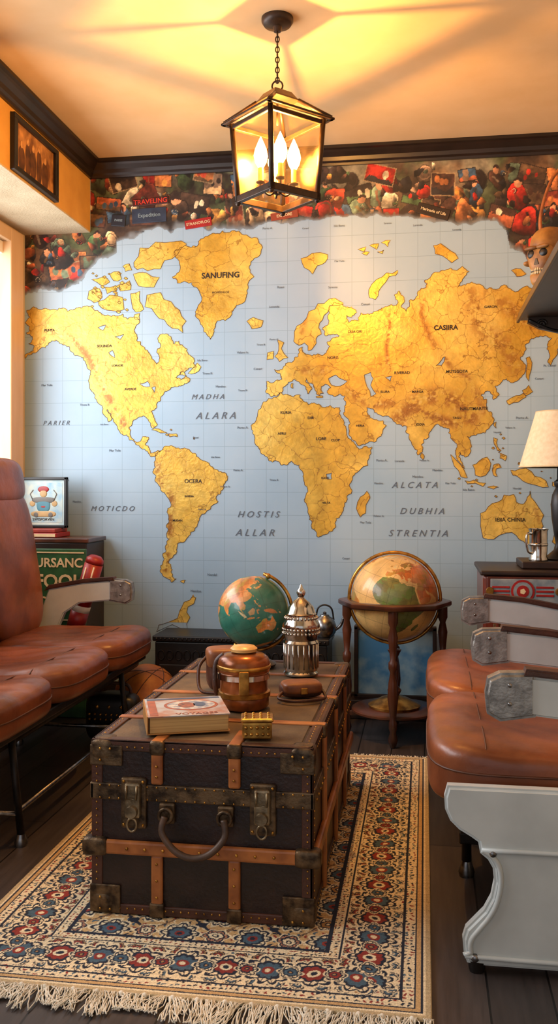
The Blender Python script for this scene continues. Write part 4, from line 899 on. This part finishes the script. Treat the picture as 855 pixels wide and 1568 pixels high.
px0=ref(548,1000,y=4.24)[0]; px1=ref(664,1000,y=4.24)[0]
box('canvas',(px0,4.235,.1),(px1,4.255,.40),M('sea_paint',(70,130,170),(150,180,190),scale=10,pos=(.4,.62)),g,.001)
for nm,c0,c1 in (('f1',(px0-.015,4.225,.085),(px1+.015,4.265,.105)),('f2',(px0-.015,4.225,.395),(px1+.015,4.265,.415)),('f3',(px0-.015,4.225,.09),(px0+.003,4.265,.41)),('f4',(px1-.003,4.225,.09),(px1+.015,4.265,.41))): box('frame_'+nm,c0,c1,darkwood,g,.003)
box('stand_ledge',(px0-.03,4.18,.002),(px1+.03,4.268,.086),darkwood,g,.004)
# ------------------------------------------------------------------ RIGHT CORNER : vintage radio cabinet
g=group('vintage_radio_cabinet')
cx0,cx1,cy0,cy1=.232,.74,3.80,4.24; ct=.712
mah=M('mahogany',(122,50,30),(84,32,22),rough=.3,scale=9,coat=.4,stretch=(1,1,.3))
box('body',(cx0,cy0,.03),(cx1,cy1,ct-.02),mah,g,.012); box('top',(cx0-.012,cy0-.02,ct-.02),(cx1+.008,cy1+.01,ct),darkwood,g,.006)
box('display_frame',(cx0+.012,cy0-.016,.55),(cx1-.02,cy0+.002,ct-.022),M('radio_bezel',(90,36,26),(60,24,18),rough=.35),g,.006)
box('display_face',(cx0+.028,cy0-.019,.562),(cx1-.036,cy0-.012,ct-.032),M('tin_blue_grey',(150,160,164),(104,122,136),scale=22,detail=7),g,.002)
mx_=.385; zE=.632
RX=Matrix.Rotation(math.pi/2,3,'X')
lathe('emblem_ring',[(.001,.002),(.046,.002),(.046,0),(.001,0)],(mx_,cy0-.0195,zE),red,g,30,RX)
lathe('emblem_disc',[(.001,.003),(.037,.003),(.037,0),(.001,0)],(mx_,cy0-.0198,zE),MATS['tin_blue_grey'],g,30,RX)
lathe('emblem_core',[(.001,.004),(.024,.004),(.024,0),(.001,0)],(mx_,cy0-.02,zE),red,g,30,RX)
lathe('emblem_star',[(.001,.0045),(.012,.0045),(.012,0),(.001,0)],(mx_,cy0-.0205,zE),cream,g,5,RX)
for dx in (-.085,.085): 
    for dz in (-.016,0,.016): box('emblem_wing',(mx_+dx-.034,cy0-.0215,zE+dz-.004),(mx_+dx+.034,cy0-.018,zE+dz+.004),red,g,.001)
for dx in (-.128,.14): lathe('tuning_dial',[(.001,.012),(.014,.012),(.016,.008),(.016,0),(.001,0)],(mx_+dx,cy0-.02,zE),brass,g,20,RX)
box('display_strip',(cx0+.024,cy0-.0215,.563),(cx1-.032,cy0-.0175,.585),red,g,.001)
text('display_text','RAYSTONBUSO  JUSUPPITT',.021,(mx_+.03,cy0-.0222,.574),white,g,off=.0005)
for x in (cx0+.03,cx1-.03):
    for y in (cy0+.03,cy1-.03): lathe('foot',[(.001,0),(.02,0),(.024,.03),(.001,.031)],(x,y,.0),darkwood,g,14)
box('speaker_cloth',(cx0+.04,cy0-.004,.12),(cx1-.04,cy0+.002,.5),M('speaker_cloth_tan',(120,90,54),(90,66,38),scale=160),g,.004)
for i in range(7): box('speaker_bar_%d'%i,(cx0+.05+i*.062,cy0-.01,.1),(cx0+.062+i*.062,cy0,.52),mah,g,.003)
g=group('table_lamp',(.560,4.0,ct+.001),0)
box('plinth',(-.17,-.13,0),(.15,.11,.03),darkwood,g,.005)
lathe('column',[(.07,.03),(.074,.036),(.05,.05),(.028,.07),(.02,.1),(.026,.13),(.036,.2),(.04,.26),(.034,.3),(.02,.33),(.026,.34),(.026,.355),(.014,.365),(.012,.45),(.001,.452)],(0,0,0),black,g,28)
lathe('shade',[(.168,.415),(.1,.645),(.097,.645),(.165,.415),(.168,.415)],(0,0,0),M('lampshade_linen',(236,222,192),(226,208,174),rough=.8,scale=60,bump=.2),g,40)
for nm,r_,z_ in (('shade_hem',.168,.416),('shade_rim',.0985,.645)): tube(nm,[(r_*math.cos(a),r_*math.sin(a),z_) for a in [i*2*math.pi/40 for i in range(40)]],.003,cream,g,6,True)
g=group('silver_tankard',(.462,3.925,ct+.032),.6)
lathe('body',[(.001,0),(.038,0),(.04,.006),(.034,.016),(.036,.05),(.036,.12),(.041,.13),(.037,.131),(.033,.12),(.032,.02),(.001,.018)],(0,0,0),polished,g,32)
tube('handle',smoothpath([(-.035,0,.11),(-.058,0,.11),(-.062,0,.075),(-.054,0,.04),(-.035,0,.03)]),.005,polished,g,8)
lathe('band',[(.0365,.06),(.0385,.062),(.0385,.07),(.0365,.072)],(0,0,0),polished,g,32)
g=group('wall_shelf')
sx0=.385; z=1.735
box('board',(sx0,2.55,z),(XR-.001,3.96,z+.036),darkwood,g,.005)
for yy in (2.75,3.9):
    prism('bracket_%d'%int(yy*10),[(XR-.002,z),(XR-.34,z),(XR-.345,z-.02),(XR-.3,z-.045),(XR-.2,z-.07),(XR-.1,z-.13),(XR-.06,z-.2),(XR-.03,z-.24),(XR-.002,z-.24)],yy-.018,yy+.018,darkwood,g,'XZ',.004)
    tube('bracket_scroll',[(XR-.29+.02*(1-i/30)*math.cos(i*.45),yy-.02,z-.03+.02*(1-i/30)*math.sin(i*.45)) for i in range(26)],.005,iron,g,6)
    tube('bracket_scroll_b',smoothpath([(XR-.34,yy-.02,z-.012),(XR-.25,yy-.024,z-.055),(XR-.15,yy-.024,z-.075),(XR-.06,yy-.02,z-.18)]),.006,iron,g,6)
box('shelf_lip',(sx0-.008,2.55,z-.01),(sx0+.004,3.96,z+.01),darkwood,g,.003)
zs=z+.0365
g=group('human_skull',(.452,3.52,zs),math.radians(-38))
bone=M('aged_bone',(184,128,56),(120,76,32),rough=.5,scale=14,bump=.3,bscale=50)
def cr(q):
    q=q.copy()
    if q.y<0: q.x*=1-.12*(-q.y/.09)
    if q.z<0: q.x*=1-.25*(-q.z/.075)
    return q
sq('cranium',(0,.012,.155),(.07,.088,.074),2.2,bone,g,n=14,fn=cr)
sq('face',(0,-.052,.1),(.048,.034,.055),2.8,bone,g,n=10,fn=lambda q:Vector((q.x*(1+.25*q.z/.055),q.y,q.z)))
sq('jaw',(0,-.042,.03),(.04,.04,.03),3,bone,g,n=10,fn=lambda q:Vector((q.x*(1+.2*q.z/.03),q.y,q.z)))
for sx in (-1,1):
    ball('eye_socket',(sx*.023,-.079,.118),.0165,black,g,(1.05,.55,1),16,10)
    sq('cheekbone',(sx*.046,-.05,.092),(.014,.03,.01),2.5,bone,g,n=6,rot=(0,0,sx*.3))
    sq('brow',(sx*.024,-.084,.14),(.026,.01,.008),2.2,bone,g,n=6)
    tube('jaw_ramus',[(sx*.042,-.02,.03),(sx*.048,.0,.08)],.011,bone,g,8)
prism('nasal_opening',[(-.009,.078),(.009,.078),(.003,.1),(-.003,.1)],-.0885,-.08,black,g,'XZ',0)
multi('teeth',[ball_geo((x,-.083+abs(x)*.35,zz),.0046,6,4,(.85,.8,1.4)) for x in np.linspace(-.026,.026,8) for zz in (.062,.05)],M('teeth',(226,204,160),(206,180,130)),g)
box('mouth_gap',(-.028,-.079,.054),(.028,-.06,.058),black,g,0)
g=group('wicker_basket',(.56,3.72,zs),0)
wk=M('wicker',(170,96,40),(120,64,26),rough=.55,bump=.3)
rings=[]
for i in range(14):
    r_=.075+.025*i/13; zz=.008+i*.015; rings.append(tube_geo([((r_+.003*math.sin(k*math.pi/2+i*math.pi))*math.cos(k*2*math.pi/32),(r_+.003*math.sin(k*math.pi/2+i*math.pi))*math.sin(k*2*math.pi/32),zz) for k in range(32)],.0075,6,True))
multi('weave',rings,wk,g); lathe('bottom',[(.001,0),(.075,0),(.075,.006),(.001,.006)],(0,0,0),wk,g,24)
for dd in (-.01,.01): tube('handle',smoothpath([(-.1,dd,.2),(-.115,dd,.32),(-.07,dd,.47),(0,dd,.52),(.07,dd,.47),(.115,dd,.32),(.1,dd,.2)]),.006,wk,g,8)
for i in range(5): ball('fruit_%d'%i,(.045*math.cos(i*1.25),.045*math.sin(i*1.25),.225),.038,red if i%2 else M('basket_ochre',(190,120,40),(160,96,30)),g,seg=14,rings=10)
# ------------------------------------------------------------------ convert fonts to meshes
bpy.context.view_layer.update()
dg=bpy.context.evaluated_depsgraph_get()
for o in TXT:
    me=bpy.data.meshes.new_from_object(o.evaluated_get(dg)); n=o.name; p=o.parent; mw=o.matrix_local.copy()
    no=bpy.data.objects.new(n+'_mesh',me); SC.collection.objects.link(no); no.parent=p; no.matrix_local=mw
    bpy.data.objects.remove(o); no.name=n
# ------------------------------------------------------------------ LIGHTS / WORLD
w=bpy.data.worlds.new('world'); SC.world=w; w.use_nodes=True
bg=w.node_tree.nodes['Background']; bg.inputs[0].default_value=(.93,.94,1,1); bg.inputs[1].default_value=.72
a=light('window_daylight','AREA',(XW-.25,2.5,1.6),90,(.96,.97,1),shape='RECTANGLE',size=1.3,size_y=3.1)
a.rotation_euler=(0,-math.pi/2,0)
# ------------------------------------------------------------------ CAMERA
cam=bpy.data.cameras.new('camera'); co=bpy.data.objects.new('camera',cam); SC.collection.objects.link(co); SC.camera=co
cam.sensor_fit='VERTICAL'; cam.sensor_height=36; cam.sensor_width=36; cam.lens=F/1568*36; cam.shift_y=-40/1568; cam.clip_start=.02
co.location=(0,0,H0); co.rotation_euler=(math.pi/2,0,TH)
SC.view_settings.view_transform='Standard'
SC.view_settings.exposure=0
